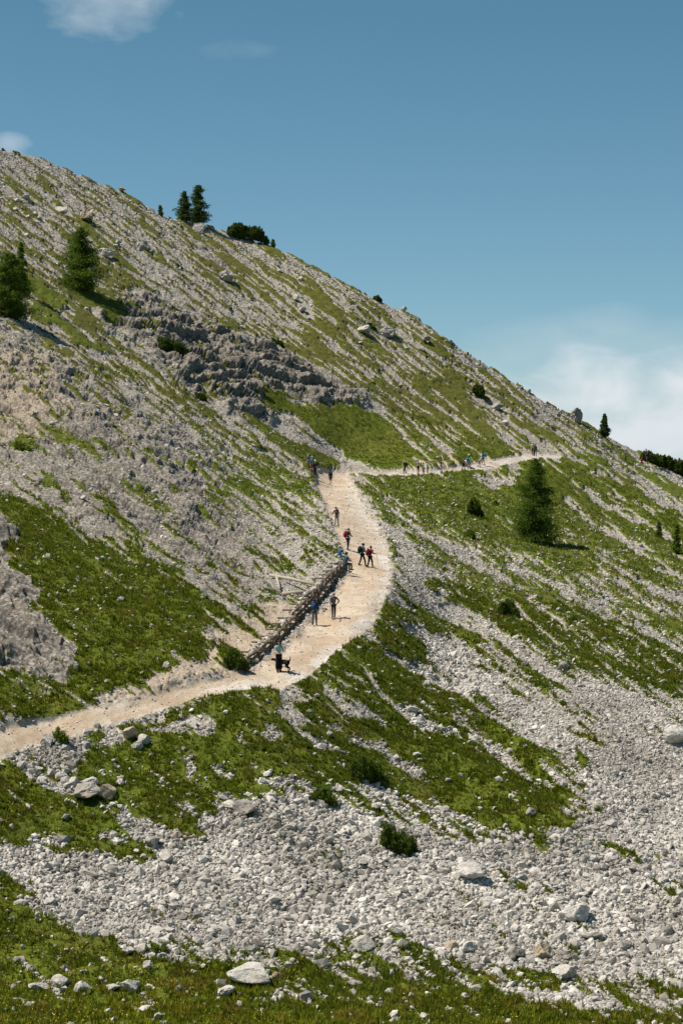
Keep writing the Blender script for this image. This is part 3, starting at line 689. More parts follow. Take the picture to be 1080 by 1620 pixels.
NAMED = [
 (397,1562,80,"largest flat topped pale boulder at the meadow edge below the scree",V(1,M_BOULD,.42),0.01,.15),
 (207,1574,38,"rounded grey boulder alone in the lower left meadow",None,0,.2),
 (98,1566,34,"tall pointed pale rock in the cluster at the bottom left meadow",V(2,M_BOULD,.8),0,.15),
 (63,1572,42,"low broad rock at the left end of the bottom left cluster",V(3,M_BOULD,.4),0,.2),
 (132,1574,34,"broken low rock at the right end of the bottom left cluster",None,0,.25),
 (21,1566,13,"small round white stone left of the bottom left rock cluster",None,0,.2),
 (356,1582,44,"ragged grey rock in the grass below the largest meadow boulder",V(4,M_BOULD,.6,.2),0,.2),
 (437,1556,20,"tan block touching the right side of the largest meadow boulder",V(5,M_BOULD_TAN,.8),0,.1),
 (234,1540,24,"upright grey stone in the grass below the scree edge at left",V(6,M_BOULD,.9,.2),0,.1),
 (204,1510,28,"flat slab with dark underside at the lower left scree edge",V(7,M_BOULD,.45),0,.1),
 (138,1272,60,"dark lichened boulder leaning against a tan one below the path",V(8,M_BOULD_DARK,.62,.18),0,.1),
 (167,1270,38,"rounded tan boulder at the right end of the rock row below the path",V(9,M_BOULD_TAN,.95),0,.05),
 (143,1252,30,"pale block topping the dark boulder below the path",V(10,M_BOULD,.6),0,-.3),
 (116,1250,22,"square pale rock just left of the dark boulder below the path",V(11,M_BOULD,.8),0,.1),
 (99,1242,24,"white block in the middle of the rock row below the path",V(12,M_BOULD,.75),0,.1),
 (83,1232,22,"peaked rock with shaded side in the row below the path",V(13,M_BOULD,.85),0,.1),
 (68,1240,18,"low rock under the peaked one in the row below the path",None,0,.2),
 (60,1222,20,"grey rock near the upper left end of the row below the path",None,0,.15),
 (48,1222,15,"topmost left stone of the rock row below the path",None,0,.15),
 (74,1182,26,"pale blunt rock at the lower edge of the path at left",V(14,M_BOULD,.8),0,.1),
 (99,1220,15,"small pale stone above the rock row beside a green tuft",None,0,.15),
 (230,1180,28,"right block of the pale rock group below the path",V(15,M_BOULD,.75),0,.1),
 (204,1172,30,"uppermost tan block of the pale rock group below the path",V(16,M_BOULD_TAN,.8),0,.1),
 (216,1190,22,"lowest block of the pale rock group below the path",None,0,.1),
 (302,1157,13,"single white pointed stone in the grass below the path bend",V(17,M_BOULD,.9),0,.1),
 (388,1293,46,"big smooth grey boulder with rounded top at the scree's upper edge",V(18,M_BOULD_DARK,.75),0,.1),
 (362,1283,30,"pale slab behind the big rounded grey scree boulder",V(19,M_BOULD,.4),0,.1),
 (243,1345,32,"brown tinted boulder at the mouth of the narrow scree tongue",V(20,M_BOULD_DARK,.65),0,.1),
 (263,1364,28,"grey boulder just below the brown tinted one in the scree",V(21,M_BOULD,.8),0,.1),
 (283,1333,20,"tan boulder under the turf tongue at the scree's edge",V(22,M_BOULD_TAN,.75),0,.1),
 (228,1362,12,"white stone beside a green tuft at the scree's left edge",None,0,.1),
 (105,1300,18,"dark speckled rock alone in the grass left of the scree tongue",V(23,M_BOULD_DARK,.8,.2),0,.1),
 (572,1374,26,"grey block right of centre in the upper scree",V(24,M_BOULD,.6),0,.1),
 (574,1505,46,"large scree boulder with dark shaded right side near the bottom centre",V(25,M_BOULD,.65),0,.1),
 (741,1508,34,"angular boulder casting a dark shadow in the lower scree",V(26,M_BOULD,.7),0,.1),
 (712,1504,28,"brownish block left of the angular boulder in the lower scree",V(27,M_BOULD_TAN,.7),0,.1),
 (856,1516,40,"tan furrowed boulder in the lower right scree",V(28,M_BOULD_TAN,.85,.2),0,.1),
 (815,1520,44,"dark sided boulder beside the furrowed one in the lower right scree",V(29,M_BOULD_DARK,.75),0,.1),
 (745,1400,56,"low layered slab in the middle of the scree",V(30,M_BOULD,.5,.16),0,.15),
 (908,1462,62,"biggest pale hump in the right scree above the meadow",V(31,M_BOULD,.55,.14),0,.15),
 (935,1490,40,"low wide rock under the biggest pale hump of the right scree",V(32,M_BOULD,.45),0,.15),
 (932,1410,26,"flat slab above the biggest pale hump of the right scree",V(33,M_BOULD,.4),0,.1),
 (1056,1480,26,"upright dark boulder near the right edge in the lower scree",V(34,M_BOULD_DARK,.9),0,.1),
 (890,1550,50,"pale rock heap at the foot of the right scree",V(35,M_BOULD,.55,.2),0,.15),
 (650,1385,20,"rounded boulder below the dwarf pine in the scree",V(36,M_BOULD,.7),0,.1),
 (650,1560,14,"dark cube shaped stone at the scree foot right of centre",V(37,M_BOULD_DARK,.9),0,.1),
 (735,1585,18,"pale pair like stone in the meadow below the scree right of centre",V(38,M_BOULD,.7),0,.1),
 (592,1285,20,"grey boulder at the upper rim of the scree under the large shrub",None,0,.1),
 (882,1188,16,"small flat rock with a black hollow beneath it on the right scree",V(39,M_BOULD_DARK,.5),0,.1),
 (839,1300,24,"dark split rock between turf patches on the right",V(40,M_BOULD_DARK,.7,.2),0,.1),
 (880,1340,30,"furrowed boulder right of the split rock near the turf",V(41,M_BOULD,.8,.2),0,.1),
 (1072,1172,52,"large smooth pale boulder cut by the right picture edge",V(42,M_BOULD,.7),0,.1),
 (708,1243,14,"long white stone in the bright green turf",V(43,M_BOULD,.5),.9,.1),
 (741,1178,9,"small white stone between turf and scree above the long white one",None,0,.1),
 (422,1018,18,"bright white block behind the low end of the log wall",V(44,M_BOULD,.8),0,.1),
 (153,1106,14,"pinkish white slab in the grass just above the path",V(45,M_BOULD_TAN,.5),0,.1),
 (263,1060,14,"white stone in the turf above the path gravel",None,0,.1),
 (400,1048,20,"pale flat rock by the shrub at the foot of the log wall",V(46,M_BOULD,.4),0,.1),
 (575,532,30,"bright pale tilted slab on the upper slope near the ridge",V(47,M_BOULD,.5),.7,.1),
 (612,534,30,"grey outcrop hump right of the bright slab on the upper slope",V(48,M_BOULD_DARK,.6,.2),0,.2),
 (670,546,22,"dark notched outcrop just under the ridge at centre right",V(49,M_BOULD_DARK,.7,.2),0,.2),
 (708,548,18,"grey block standing on the ridge line at centre right",V(50,M_BOULD_DARK,.7,.2),0,.2),
 (168,406,30,"white boulder with a dark shaded underside right of the larch",V(51,M_BOULD,.6),.5,.1),
 (135,352,42,"brown ragged outcrop on the left slope above the larch",V(52,M_BOULD_TAN,.75,.22),0,.2),
 (97,338,26,"pale leaning slab left of the brown ragged outcrop",V(53,M_BOULD,.6),0,.1),
 (226,400,32,"dark outcrop on the slope between the larch and the ridge",V(54,M_BOULD_DARK,.7,.2),0,.2),
 (314,370,24,"pale block at the foot of the ridge conifers",V(55,M_BOULD,.9),0,.1),
 (357,446,34,"broken pale outcrop with shaded right face on the upper slope",V(56,M_BOULD,.7,.22),0,.2),
 (910,668,26,"upright dark rock tooth on the right skyline",V(57,M_BOULD_DARK,1.0,.34),0,-.1),
 (785,648,26,"dark hollowed boulder on the slope right of a dwarf pine",V(58,M_BOULD_DARK,.6),0,.2),
 (798,674,16,"pale peaked stone under the dark hollowed boulder",V(59,M_BOULD,.9),0,.1),
 (638,492,10,"small pointed stone sticking up from the middle ridge line",V(60,M_BOULD,1.0),0,-.1),
 (835,624,9,"small stone standing up on the lower ridge line",V(61,M_BOULD,1.0),0,-.1),
 (192,302,14,"weathered block on the upper left skyline",V(62,M_BOULD_DARK,.7),0,0.1),
 (715,808,9,"dark stone in the meadow left of a small shrub",V(63,M_BOULD_DARK,.6),0,.1),
 (822,893,18,"pale boulder at the lower rim of the right meadow",V(64,M_BOULD,.7),0,.1),
 (830,1060,16,"grey boulder above the fine white scree",V(65,M_BOULD_DARK,.7,.2),0,.1),
 (888,1068,22,"darker rock at the top of the white scree fan",V(66,M_BOULD_DARK,.7,.2),0,.1),
 (690,735,9,"white boulder behind the hikers beside the upper path",None,0,.1),
 (738,737,22,"pale boulder where hikers gather on the upper path",V(67,M_BOULD,.55),0,.1),
]
used = set()
for px, py, w, lab, me_, rz, sk in NAMED:
    put_boulder(px, py, w, lab, me_, None, rz or None, sk); used.add((px // 25, py // 25))
RB = []
AREAS = [   # region polygon in plan, number, size range (photo px), label, group
 ([(330,1300),(560,1290),(640,1340),(640,1500),(420,1520),(240,1450),(260,1380)], 46, (10, 20), "pale angular boulder lying in the left half of the central scree", "boulders of the central scree, left half"),
 ([(640,1350),(840,1380),(860,1540),(660,1520),(640,1500)], 40, (10, 21), "pale angular boulder lying in the right half of the central scree", "boulders of the central scree, right half"),
 ([(860,1350),(1080,1440),(1080,1570),(860,1540)], 34, (11, 23), "grey white boulder in the lower right corner scree above the meadow", "boulders of the lower right scree"),
 ([(930,1180),(1080,1200),(1080,1420),(960,1330)], 22, (8, 14), "grey white boulder in the steep scree near the right edge", "boulders of the steep right scree"),
 ([(0,1350),(180,1400),(240,1480),(110,1440),(0,1380)], 14, (8, 15), "pale boulder in the narrow left arm of the scree", "boulders of the left scree arm"),
 ([(10,300),(120,340),(240,400),(120,390),(0,370)], 10, (10, 18), "weathered grey boulder on the upper left slope below the skyline", "boulders of the upper left slope"),
 ([(300,390),(560,470),(700,570),(560,560),(420,500)], 12, (8, 15), "weathered grey boulder on the streaked slope below the middle ridge", "boulders of the middle upper slope"),
 ([(60,1500),(330,1540),(700,1570),(700,1600),(60,1600)], 14, (8, 15), "small pale boulder half sunk in the valley meadow", "small boulders in the valley meadow"),
 ([(30,560),(240,680),(400,820),(380,930),(240,880),(60,770)], 18, (9, 16), "ragged grey rock on the rubble slope left of the path", "rocks of the left rubble slope"),
]
for pts, n, (a, b), lab, grp in AREAS:
    xs = [p[0] for p in pts]; ys = [p[1] for p in pts]; k = 0
    while k < n:
        x, y = random.uniform(min(xs), max(xs)), random.uniform(min(ys), max(ys))
        if poly_sd(np.array([x]), np.array([y]), pts)[0] < 0 or (x // 25, y // 25) in used: continue
        RB.append((put_boulder(x, y, a + (b - a) * random.random() ** 1.8, lab, None, grp, sink=0.3), x, y, lab)); k += 1
MARKS = [(397,1550,"the largest meadow boulder"),(207,1568,"the lone round meadow boulder"),(98,1560,"the bottom left rock cluster"),(630,1335,"the dense scree dwarf pine"),(388,1283,"the smooth rounded grey boulder"),
 (243,1340,"the scree tongue mouth"),(908,1450,"the biggest pale hump"),(1056,1470,"the upright dark right boulder"),(745,1390,"the low layered slab"),(574,1490,"the bottom centre boulder"),(741,1500,"the angular dark shadowed boulder"),
 (856,1505,"the tan furrowed boulder"),(1070,1165,"the large right edge boulder"),(829,1400,"the isolated turf patch"),(1050,1420,"the small right turf patch"),(60,1430,"the left scree edge"),(509,1265,"the green bush at the rim"),
 (450,1400,"the centre left of the scree"),(330,1400,"the left gravel hollow"),(128,410,"the broad left larch"),(135,350,"the brown ragged outcrop"),(268,555,"the crag dwarf pine"),(439,545,"the right crag dwarf pine"),
 (575,530,"the bright tilted slab"),(36,710,"the green cushion bush"),(14,490,"the dark edge larch"),(225,395,"the dark upper outcrop"),(755,620,"the high round dwarf pine"),(357,440,"the broken pale outcrop"),(430,940,"the loose pale logs"),(200,880,"the left grass slope"),
 (650,1560,"the dark cube stone"),(1000,1300,"the fine right scree"),(350,760,"the rubble slope middle")]
ORD = ["closest", "second closest", "third closest", "fourth closest", "fifth closest", "sixth closest", "seventh closest", "eighth closest", "ninth closest", "tenth closest", "eleventh closest", "twelfth closest", "thirteenth closest", "fourteenth closest", "fifteenth closest"]
bins = {}
for o, x, y, lab in RB:
    m = min(MARKS, key=lambda q: (q[0] - x) ** 2 + (q[1] - y) ** 2); dx, dy = x - m[0], y - m[1]
    d = ("right of" if dx > 0 else "left of") if abs(dx) > abs(dy) else ("below" if dy > 0 else "above")
    bins.setdefault((m[2], d), []).append((math.hypot(dx, dy), o))
for (m, d), L in bins.items():
    for i, (q, o) in enumerate(sorted(L, key=lambda e: e[0])):
        o['label'] = "%s rock %s %s, %s to it" % ("pale angular" if 'scree' in o['group'] else "weathered grey", d, m, ORD[min(i, 14)])
# kerb of stones along the inner edge of the path
EDGE = [(548,898),(546,885),(541,868),(535,850),(530,836),(523,818),(516,803),(508,785),(502,770)]
NTH = ("first second third fourth fifth sixth seventh eighth ninth tenth eleventh twelfth thirteenth fourteenth fifteenth sixteenth seventeenth eighteenth nineteenth twentieth "
 "twenty-first twenty-second twenty-third twenty-fourth twenty-fifth twenty-sixth twenty-seventh twenty-eighth twenty-ninth thirtieth").split()
for i in range(30):
    u = i / 29 * (len(EDGE) - 1); a = int(min(u, len(EDGE) - 2)); f = u - a
    x = EDGE[a][0] * (1 - f) + EDGE[a + 1][0] * f - 5; y = EDGE[a][1] * (1 - f) + EDGE[a + 1][1] * f
    put_boulder(x + random.uniform(-2, 2), y, random.uniform(6, 10.5) * (1 - i / 70), "kerb stone edging the inner side of the path, %s counting up from the log wall" % NTH[i], None, "stones edging the path", sink=0.1, name="kerb_stone")

# ------------------------------------------------------------------ trees and shrubs
def leaf_cloud(name, P, size, mat, tone, n_per=1, up=0.0):
    """little needle sprays: crossed thin triangles"""
    n = len(P); R3 = rotmats(n, 1.0)
    base = np.array([(-.5, 0, -.25), (.5, 0, -.25), (0, 0, .9)])
    V = np.einsum('nij,vj->nvi', R3, base) * size[:, None, None] + P[:, None]
    me = mesh_np(name, V.reshape(-1, 3), np.arange(3 * n).reshape(-1, 3), False); me.materials.append(mat)
    attr(me, 'tone', np.repeat(tone, 3)); return me
M_LARCH = leaf_material("larch_needles", (0.045, 0.085, 0.010), (0.17, 0.25, 0.03), None, 0.5)
M_SPRUCE = leaf_material("spruce_needles", (0.035, 0.065, 0.018), (0.12, 0.17, 0.045), None, 0.4)
M_MUGO = leaf_material("dwarf_pine_needles", (0.028, 0.052, 0.007), (0.12, 0.17, 0.018), None, 0.35)
M_BUSH = leaf_material("bush_leaves", (0.06, 0.10, 0.01), (0.20, 0.27, 0.03), None, 0.45)
M_BARK = flatmat("bark", (0.12, 0.09, 0.065)); M_DEAD = flatmat("dead_wood", (0.30, 0.27, 0.24))
def conifer(px, py, hpx, wpx, label, mat, seed, cat='tree', name='larch_tree', lean=0.0, group=None, gaps=0.25, shape=0.85, nb=None, deadtop=0, leafs=1.0, base=0.04):
    g, D = ground(px, py); H = hpx * D / F; Rr = wpx * D / F / 2
    r = np.random.RandomState(seed)
    t = empty(name, g - Vector((0, 0, 0.1)), label, cat, group)
    wood = MB(); top = H * (1.0 if not deadtop else 1.12)
    wood.tube([(0, 0, -0.2), (lean * .3, 0, H * .35), (lean, 0, top)], [H * .022, H * .014, 0.012], 8)
    nb = nb or int(60 + H * 14); pts = []; tn = []; sz = []; lb = r.rand(3) * 6.28
    for i in range(nb):
        f = base + (1 - base) * (i + r.rand()) / nb
        prof = (1 - f) ** shape * (0.75 + 0.25 * min(1, f / 0.15)) + 0.03
        L = Rr * prof * (0.6 + 0.5 * r.rand()) * (1 if r.rand() > gaps * .5 else 0.55); az = r.rand() * 6.283; L *= 0.85 + 0.3 * math.sin(f * 17 + lb[0] + az) * math.sin(az * 2 + lb[1])
        z0 = f * H; d = np.array([math.cos(az), math.sin(az), 0]); rise = (0.1 + 0.35 * f) * L - 0.12 * L * r.rand()
        o = np.array([lean * f, 0, z0])
        mid = o + d * L * .5 + np.array([0, 0, rise * .3]); end = o + d * L + np.array([0, 0, rise])
        wood.tube([o, mid, end], [0.012 + 0.004 * H * (1 - f), 0.01 + 0.002 * H * (1 - f), 0.006], 4, False)
        m = int((14 + 95 * L) * leafs * (2.2 if H < 4 else 1.0)); u = 0.12 + 0.9 * r.rand(m) ** 0.75
        q = o[None] + (end - o)[None] * u[:, None]; sp = 0.07 + 0.16 * L * (1.15 - np.abs(u - .6))
        q = q + r.randn(m, 3) * sp[:, None] * np.array([1, 1, .55]); pts.append(q)
        tn.append(np.clip(r.rand() * .6 + r.rand(m) * .4, 0, 1))
    P = np.concatenate(pts); tone = np.concatenate(tn)
    size = (0.05 + 0.06 * r.rand(len(P))) * (1.35 if H > 3 else 0.9) * max(0.8, min(1.3, D / 230))
    part('trunk', wood.mesh('trunk'), t, M_DEAD if deadtop == 2 else M_BARK)
    part('crown', leaf_cloud('crown', P, size, mat, tone), t)
    return t
conifer(845, 862, 134, 104, "tall bushy larch standing in the meadow right of the path", M_LARCH, 1, gaps=.35, shape=.72, nb=240, leafs=1.15, base=0.02)
conifer(128, 462, 100, 88, "broad larch on the left slope casting a long shadow", M_LARCH, 2, gaps=.4, shape=.55, nb=190, leafs=0.85)
conifer(14, 506, 105, 84, "dark dense larch cut by the left picture edge", M_LARCH, 3, gaps=.3, shape=.5, nb=200, leafs=1.3)
conifer(33, 468, 82, 34, "slim larch top rising behind the dark one at the left edge", M_LARCH, 4, gaps=.4, shape=.7, nb=110)
conifer(291, 353, 50, 34, "left conifer of the pair on the ridge with a bare dead leader", M_SPRUCE, 5, name='spruce_tree', gaps=.4, shape=.6, nb=120, deadtop=2)
conifer(314, 357, 64, 38, "right and taller conifer of the pair on the ridge", M_SPRUCE, 6, name='spruce_tree', gaps=.5, shape=.45, nb=140)
conifer(254, 341, 17, 9, "tiny conifer on the skyline left of the ridge pair", M_LARCH, 7, name='young_conifer', shape=.6, nb=50)
conifer(953, 694, 36, 20, "slender pointed spruce on the right skyline below the cloud", M_SPRUCE, 8, name='spruce_tree', gaps=.2, shape=.95, nb=130)
conifer(1068, 880, 46, 18, "pale young larch at the right edge in the meadow", M_BUSH, 9, name='young_conifer', gaps=.5, shape=.7, nb=60)
conifer(1040, 856, 26, 16, "lowest young larch beside the pale one near the right edge", M_BUSH, 10, name='young_conifer', gaps=.5, shape=.7, nb=50)
conifer(420, 390, 14, 12, "wispy young pine at the right end of the ridge pine mat", M_LARCH, 12, name='young_conifer', gaps=.5, shape=.6, nb=40)
conifer(431, 391, 15, 10, "outermost wispy young pine on the ridge", M_LARCH, 13, name='young_conifer', gaps=.5, shape=.6, nb=40)
def shrub(px, py, wpx, hpx, label, mat, seed, name='dwarf_pine', cat='shrub', group=None, depthf=0.8, dens=1.0, upf=1.0):
    g, D = ground(px, py); Wd = wpx * D / F / 2; H = hpx * D / F; r = np.random.RandomState(seed)
    t = empty(name, g - Vector((0, 0, 0.05)), label, cat, group); wood = MB(); pts = []; tn = []
    ns = int(np.clip(70 * Wd * Wd * 2.2, 26, 420) * dens)
    slope_x = -0.35; lob = r.rand(5) * 6.283
    for i in range(ns):
        rr = r.rand() ** .5; az = r.rand() * 6.283; bx, by = math.cos(az) * rr * Wd * .85, math.sin(az) * rr * Wd * depthf * .85
        k_ = 0.62 + 0.16 * math.sin(2 * az + lob[0]) + 0.14 * math.sin(3 * az + lob[1]) + 0.12 * math.sin(5 * az + lob[2]); bx *= k_ * 1.25; by *= k_ * 1.25
        bump = 0.75 + 0.25 * math.sin(bx / Wd * 5 + lob[3]) * math.cos(by / Wd * 4 + lob[4])
        hh = H * (1 - rr ** 2.2) ** .6 * bump * (0.6 + 0.6 * r.rand()) + 0.10
        o = np.array([bx, by, bx * slope_x - 0.05]); d = np.array([math.cos(az) * rr * .35, math.sin(az) * rr * .35, 1.0 * upf]); d /= np.linalg.norm(d); e = o + d * hh
        wood.tube([(bx * .2, by * .2, 0), o + d * hh * .3, e], [0.02, 0.015, 0.006], 3, False)
        m = int(26 + 70 * hh); u = 0.25 + 0.8 * r.rand(m) ** .6
        q = o[None] + d[None] * hh * u[:, None] + r.randn(m, 3) * np.array([.055, .055, .04]) * (0.7 + Wd * .25); pts.append(q)
        tn.append(np.clip(r.rand() * .55 + r.rand(m) * .25 + 0.2 * u, 0, 1))
    P = np.concatenate(pts)
    part('stems', wood.mesh('stems'), t, M_BARK)
    part('foliage', leaf_cloud('foliage', P, (0.055 + 0.05 * r.rand(len(P))) * max(0.75, D / 230), mat, np.concatenate(tn)), t)
shrub(372, 376, 32, 24, "left part of the dark dwarf pine mat on the ridge", M_MUGO, 21)
shrub(397, 382, 42, 24, "right part of the dark dwarf pine mat on the ridge", M_MUGO, 22)
shrub(598, 474, 16, 9, "small dark dwarf pine on the middle ridge line", M_MUGO, 23)
shrub(268, 562, 54, 25, "dark dwarf pine growing on the crag band", M_MUGO, 24)
shrub(439, 552, 28, 16, "olive dwarf pine at the right end of the crag band", M_MUGO, 25)
shrub(319, 630, 20, 14, "small dark shrub under the crag band", M_MUGO, 26)
shrub(585, 522, 20, 9, "low olive shrub above the bright tilted slab", M_MUGO, 27)
shrub(755, 628, 28, 18, "round dwarf pine high on the right slope", M_MUGO, 28)
shrub(750, 819, 34, 25, "round dwarf pine in the meadow left of the tall larch", M_MUGO, 29)
shrub(741, 860, 30, 18, "low spreading shrub below the round meadow dwarf pine", M_BUSH, 30)
shrub(783, 803, 12, 8, "small dark tuft between meadow dwarf pine and larch", M_MUGO, 31)
shrub(580, 1234, 72, 38, "wide dark dwarf pine in the turf above the scree", M_MUGO, 32, dens=1.2)
shrub(509, 1278, 44, 27, "mid green bush at the rim of the scree", M_BUSH, 33)
shrub(630, 1354, 66, 46, "dense dark dwarf pine standing in the scree", M_MUGO, 34, dens=1.3)
shrub(371, 1062, 46, 30, "brownish green bush beside the foot of the log wall", M_MUGO, 35)
shrub(803, 985, 46, 24, "dark green low bush in the streaked slope on the right", M_MUGO, 36)
shrub(905, 985, 16, 12, "small olive bush on the streaked slope below the larch", M_BUSH, 37)
shrub(96, 1182, 28, 26, "bright green grassy bush at the lower path edge on the left", M_BUSH, 38)
shrub(36, 718, 34, 18, "green cushion bush on the left rubble slope", M_BUSH, 39)
shrub(250, 1512, 34, 22, "spiky green plant at the lower left scree edge", M_BUSH, 40)
shrub(385, 1522, 22, 16, "small spiky green plant in the scree foot near centre", M_BUSH, 41)
shrub(1030, 736, 40, 20, "left dwarf pine of the thicket on the right ridge", M_MUGO, 42)
shrub(1052, 742, 44, 22, "middle dwarf pine of the thicket on the right ridge", M_MUGO, 43)
shrub(1075, 752, 46, 24, "dwarf pine of the ridge thicket cut by the right picture edge", M_MUGO, 44)
shrub(945, 1290, 14, 9, "tiny green bush at the tip of the right turf patch", M_BUSH, 45)
shrub(890, 1120, 10, 6, "tiny dark bush in the fine white scree", M_MUGO, 46)

# ------------------------------------------------------------------ log retaining wall and loose logs
M_LOG = flatmat("weathered_log", (0.17, 0.125, 0.09)); M_LOG2 = flatmat("pale_stripped_log", (0.42, 0.36, 0.29))
def gp(px, py): return ground(px, py)[0]
WALL = [(396,1052),(420,1036),(445,1015),(470,990),(490,966),(508,948),(528,928),(549,904)]
WH = [0.35, 0.5, 0.65, 0.75, 1.05, 1.15, 0.95, 0.7]
t = empty('log_retaining_wall', gp(*WALL[3]), "dark stacked log retaining wall filled with stones on the inner path edge", 'retaining wall')
org = t.location
wall_pts = [gp(*p) - org for p in WALL]
random.seed(9); fill = []
for i in range(len(WALL) - 1):
    a, b = wall_pts[i], wall_pts[i + 1]; d = (b - a); L = d.length; dn = d.normalized(); side = Vector((-dn.y, dn.x, 0)); side = side if side.x < 0 else -side
    hh = (WH[i] + WH[i + 1]) / 2; rows = max(2, int(hh / 0.27))
    for k in range(rows):
        z = 0.12 + k * hh / rows; sh = side * (0.05 + 0.10 * k) 
        p0 = a - dn * random.uniform(.1, .5) + Vector((0, 0, z + random.uniform(-.05, .05))) + sh; p1 = b + dn * random.uniform(.1, .5) + Vector((0, 0, z + random.uniform(-.05, .05))) + sh
        m = MB().tube([p0, (p0 + p1) / 2 + Vector((0, 0, random.uniform(-.04, .04))), p1], [random.uniform(.07, .10), .095, random.uniform(.06, .09)], 9)
        part('log', m.mesh('log'), t, M_LOG)
    nst = max(1, int(L / 1.6))
    for k in range(nst):
        p = a + d * ((k + .5) / nst) - side * 0.12
        part('post', MB().tube([p + Vector((0, 0, -.2)), p + Vector((0, 0, hh + .2)) + side * .1], [.06, .05], 8).mesh('post'), t, M_LOG)
        q = p + side * .1 + Vector((0, 0, hh * .7))
        part('cross_log', MB().tube([q - side * .25, q + side * 1.2], [.06, .06], 8).mesh('cross_log'), t, M_LOG)
    for k in range(int(L * hh * 9)):
        u = random.random(); zz = random.random() * hh
        fill.append(tuple(org + a + d * u + side * (0.2 + 0.35 * random.random()) + Vector((0, 0, zz))))
fo = rock_cloud("stone_fill", np.array(fill) - np.array(org), lognorm(len(fill), 0.26, .25, .15, .45), "", "", M_STONE, sub=1)
for kk in ('kind', 'label', 'category'): del fo[kk]
fo.parent = t
def loose_log(p, q, r, label, mat, h0=0.15, h1=0.15):
    a, b = gp(*p) + Vector((0, 0, h0)), gp(*q) + Vector((0, 0, h1)); m = (a + b) / 2
    o = bpy.data.objects.new('log', MB().tube([a - m, (b - a) * .03 + Vector((0, 0, r * .5)), b - m], [r * 1.1, r, r * .8], 10).mesh('log')); o.data.materials.append(mat)
    C.objects.link(o); o.location = m; tag(o, label, 'log')
loose_log((427,919), (501,938), .11, "long pale log running from the rubble to the log wall", M_LOG2, .25, .6)
loose_log((446,943), (492,941), .15, "thick tan log lying below the long pale one", M_LOG2, .15, .25)
loose_log((436,917), (442,940), .10, "short pale log propped against the left end of the long one", M_LOG2, .3, .2)
loose_log((492,926), (520,931), .10, "short brown log lying on top of the bank behind the wall", M_LOG, .3, .5)
loose_log((468,952), (494,950), .08, "thin brown log half buried beside the wall", M_LOG, .1, .2)

# ------------------------------------------------------------------ people
def skin_mesh(name, verts, edges, radii, root=0, sub=1):
    me = bpy.data.meshes.new('t'); me.from_pydata([tuple(v) for v in verts], edges, []); me.update()
    o = bpy.data.objects.new('t', me); C.objects.link(o)
    sk = o.modifiers.new('s', 'SKIN'); sk.use_smooth_shade = True
    L = me.skin_vertices[0].data
    for i, r in enumerate(radii):
        L[i].radius = (r, r) if isinstance(r, (int, float)) else r
        L[i].use_root = (i == root)
    if sub: o.modifiers.new('u', 'SUBSURF').levels = sub
    dg = bpy.context.evaluated_depsgraph_get(); dg.update()
    out_ = bpy.data.meshes.new_from_object(o.evaluated_get(dg)); out_.name = name
    bpy.data.objects.remove(o); bpy.data.meshes.remove(me)
    out_.materials.clear(); out_.polygons.foreach_set('use_smooth', [True] * len(out_.polygons)); return out_
_mats = {}
def cm(c):
    if c not in _mats:
        _mats[c] = flatmat("cloth", c); _mats[c].name = "cloth"
    return _mats[c]
SKIN = flatmat("skin", (0.50, 0.31, 0.22), 0.6)
SHOE = flatmat("boot_leather", (0.05, 0.04, 0.035))
M_METAL = flatmat("pole_metal", (0.35, 0.36, 0.38), 0.4)
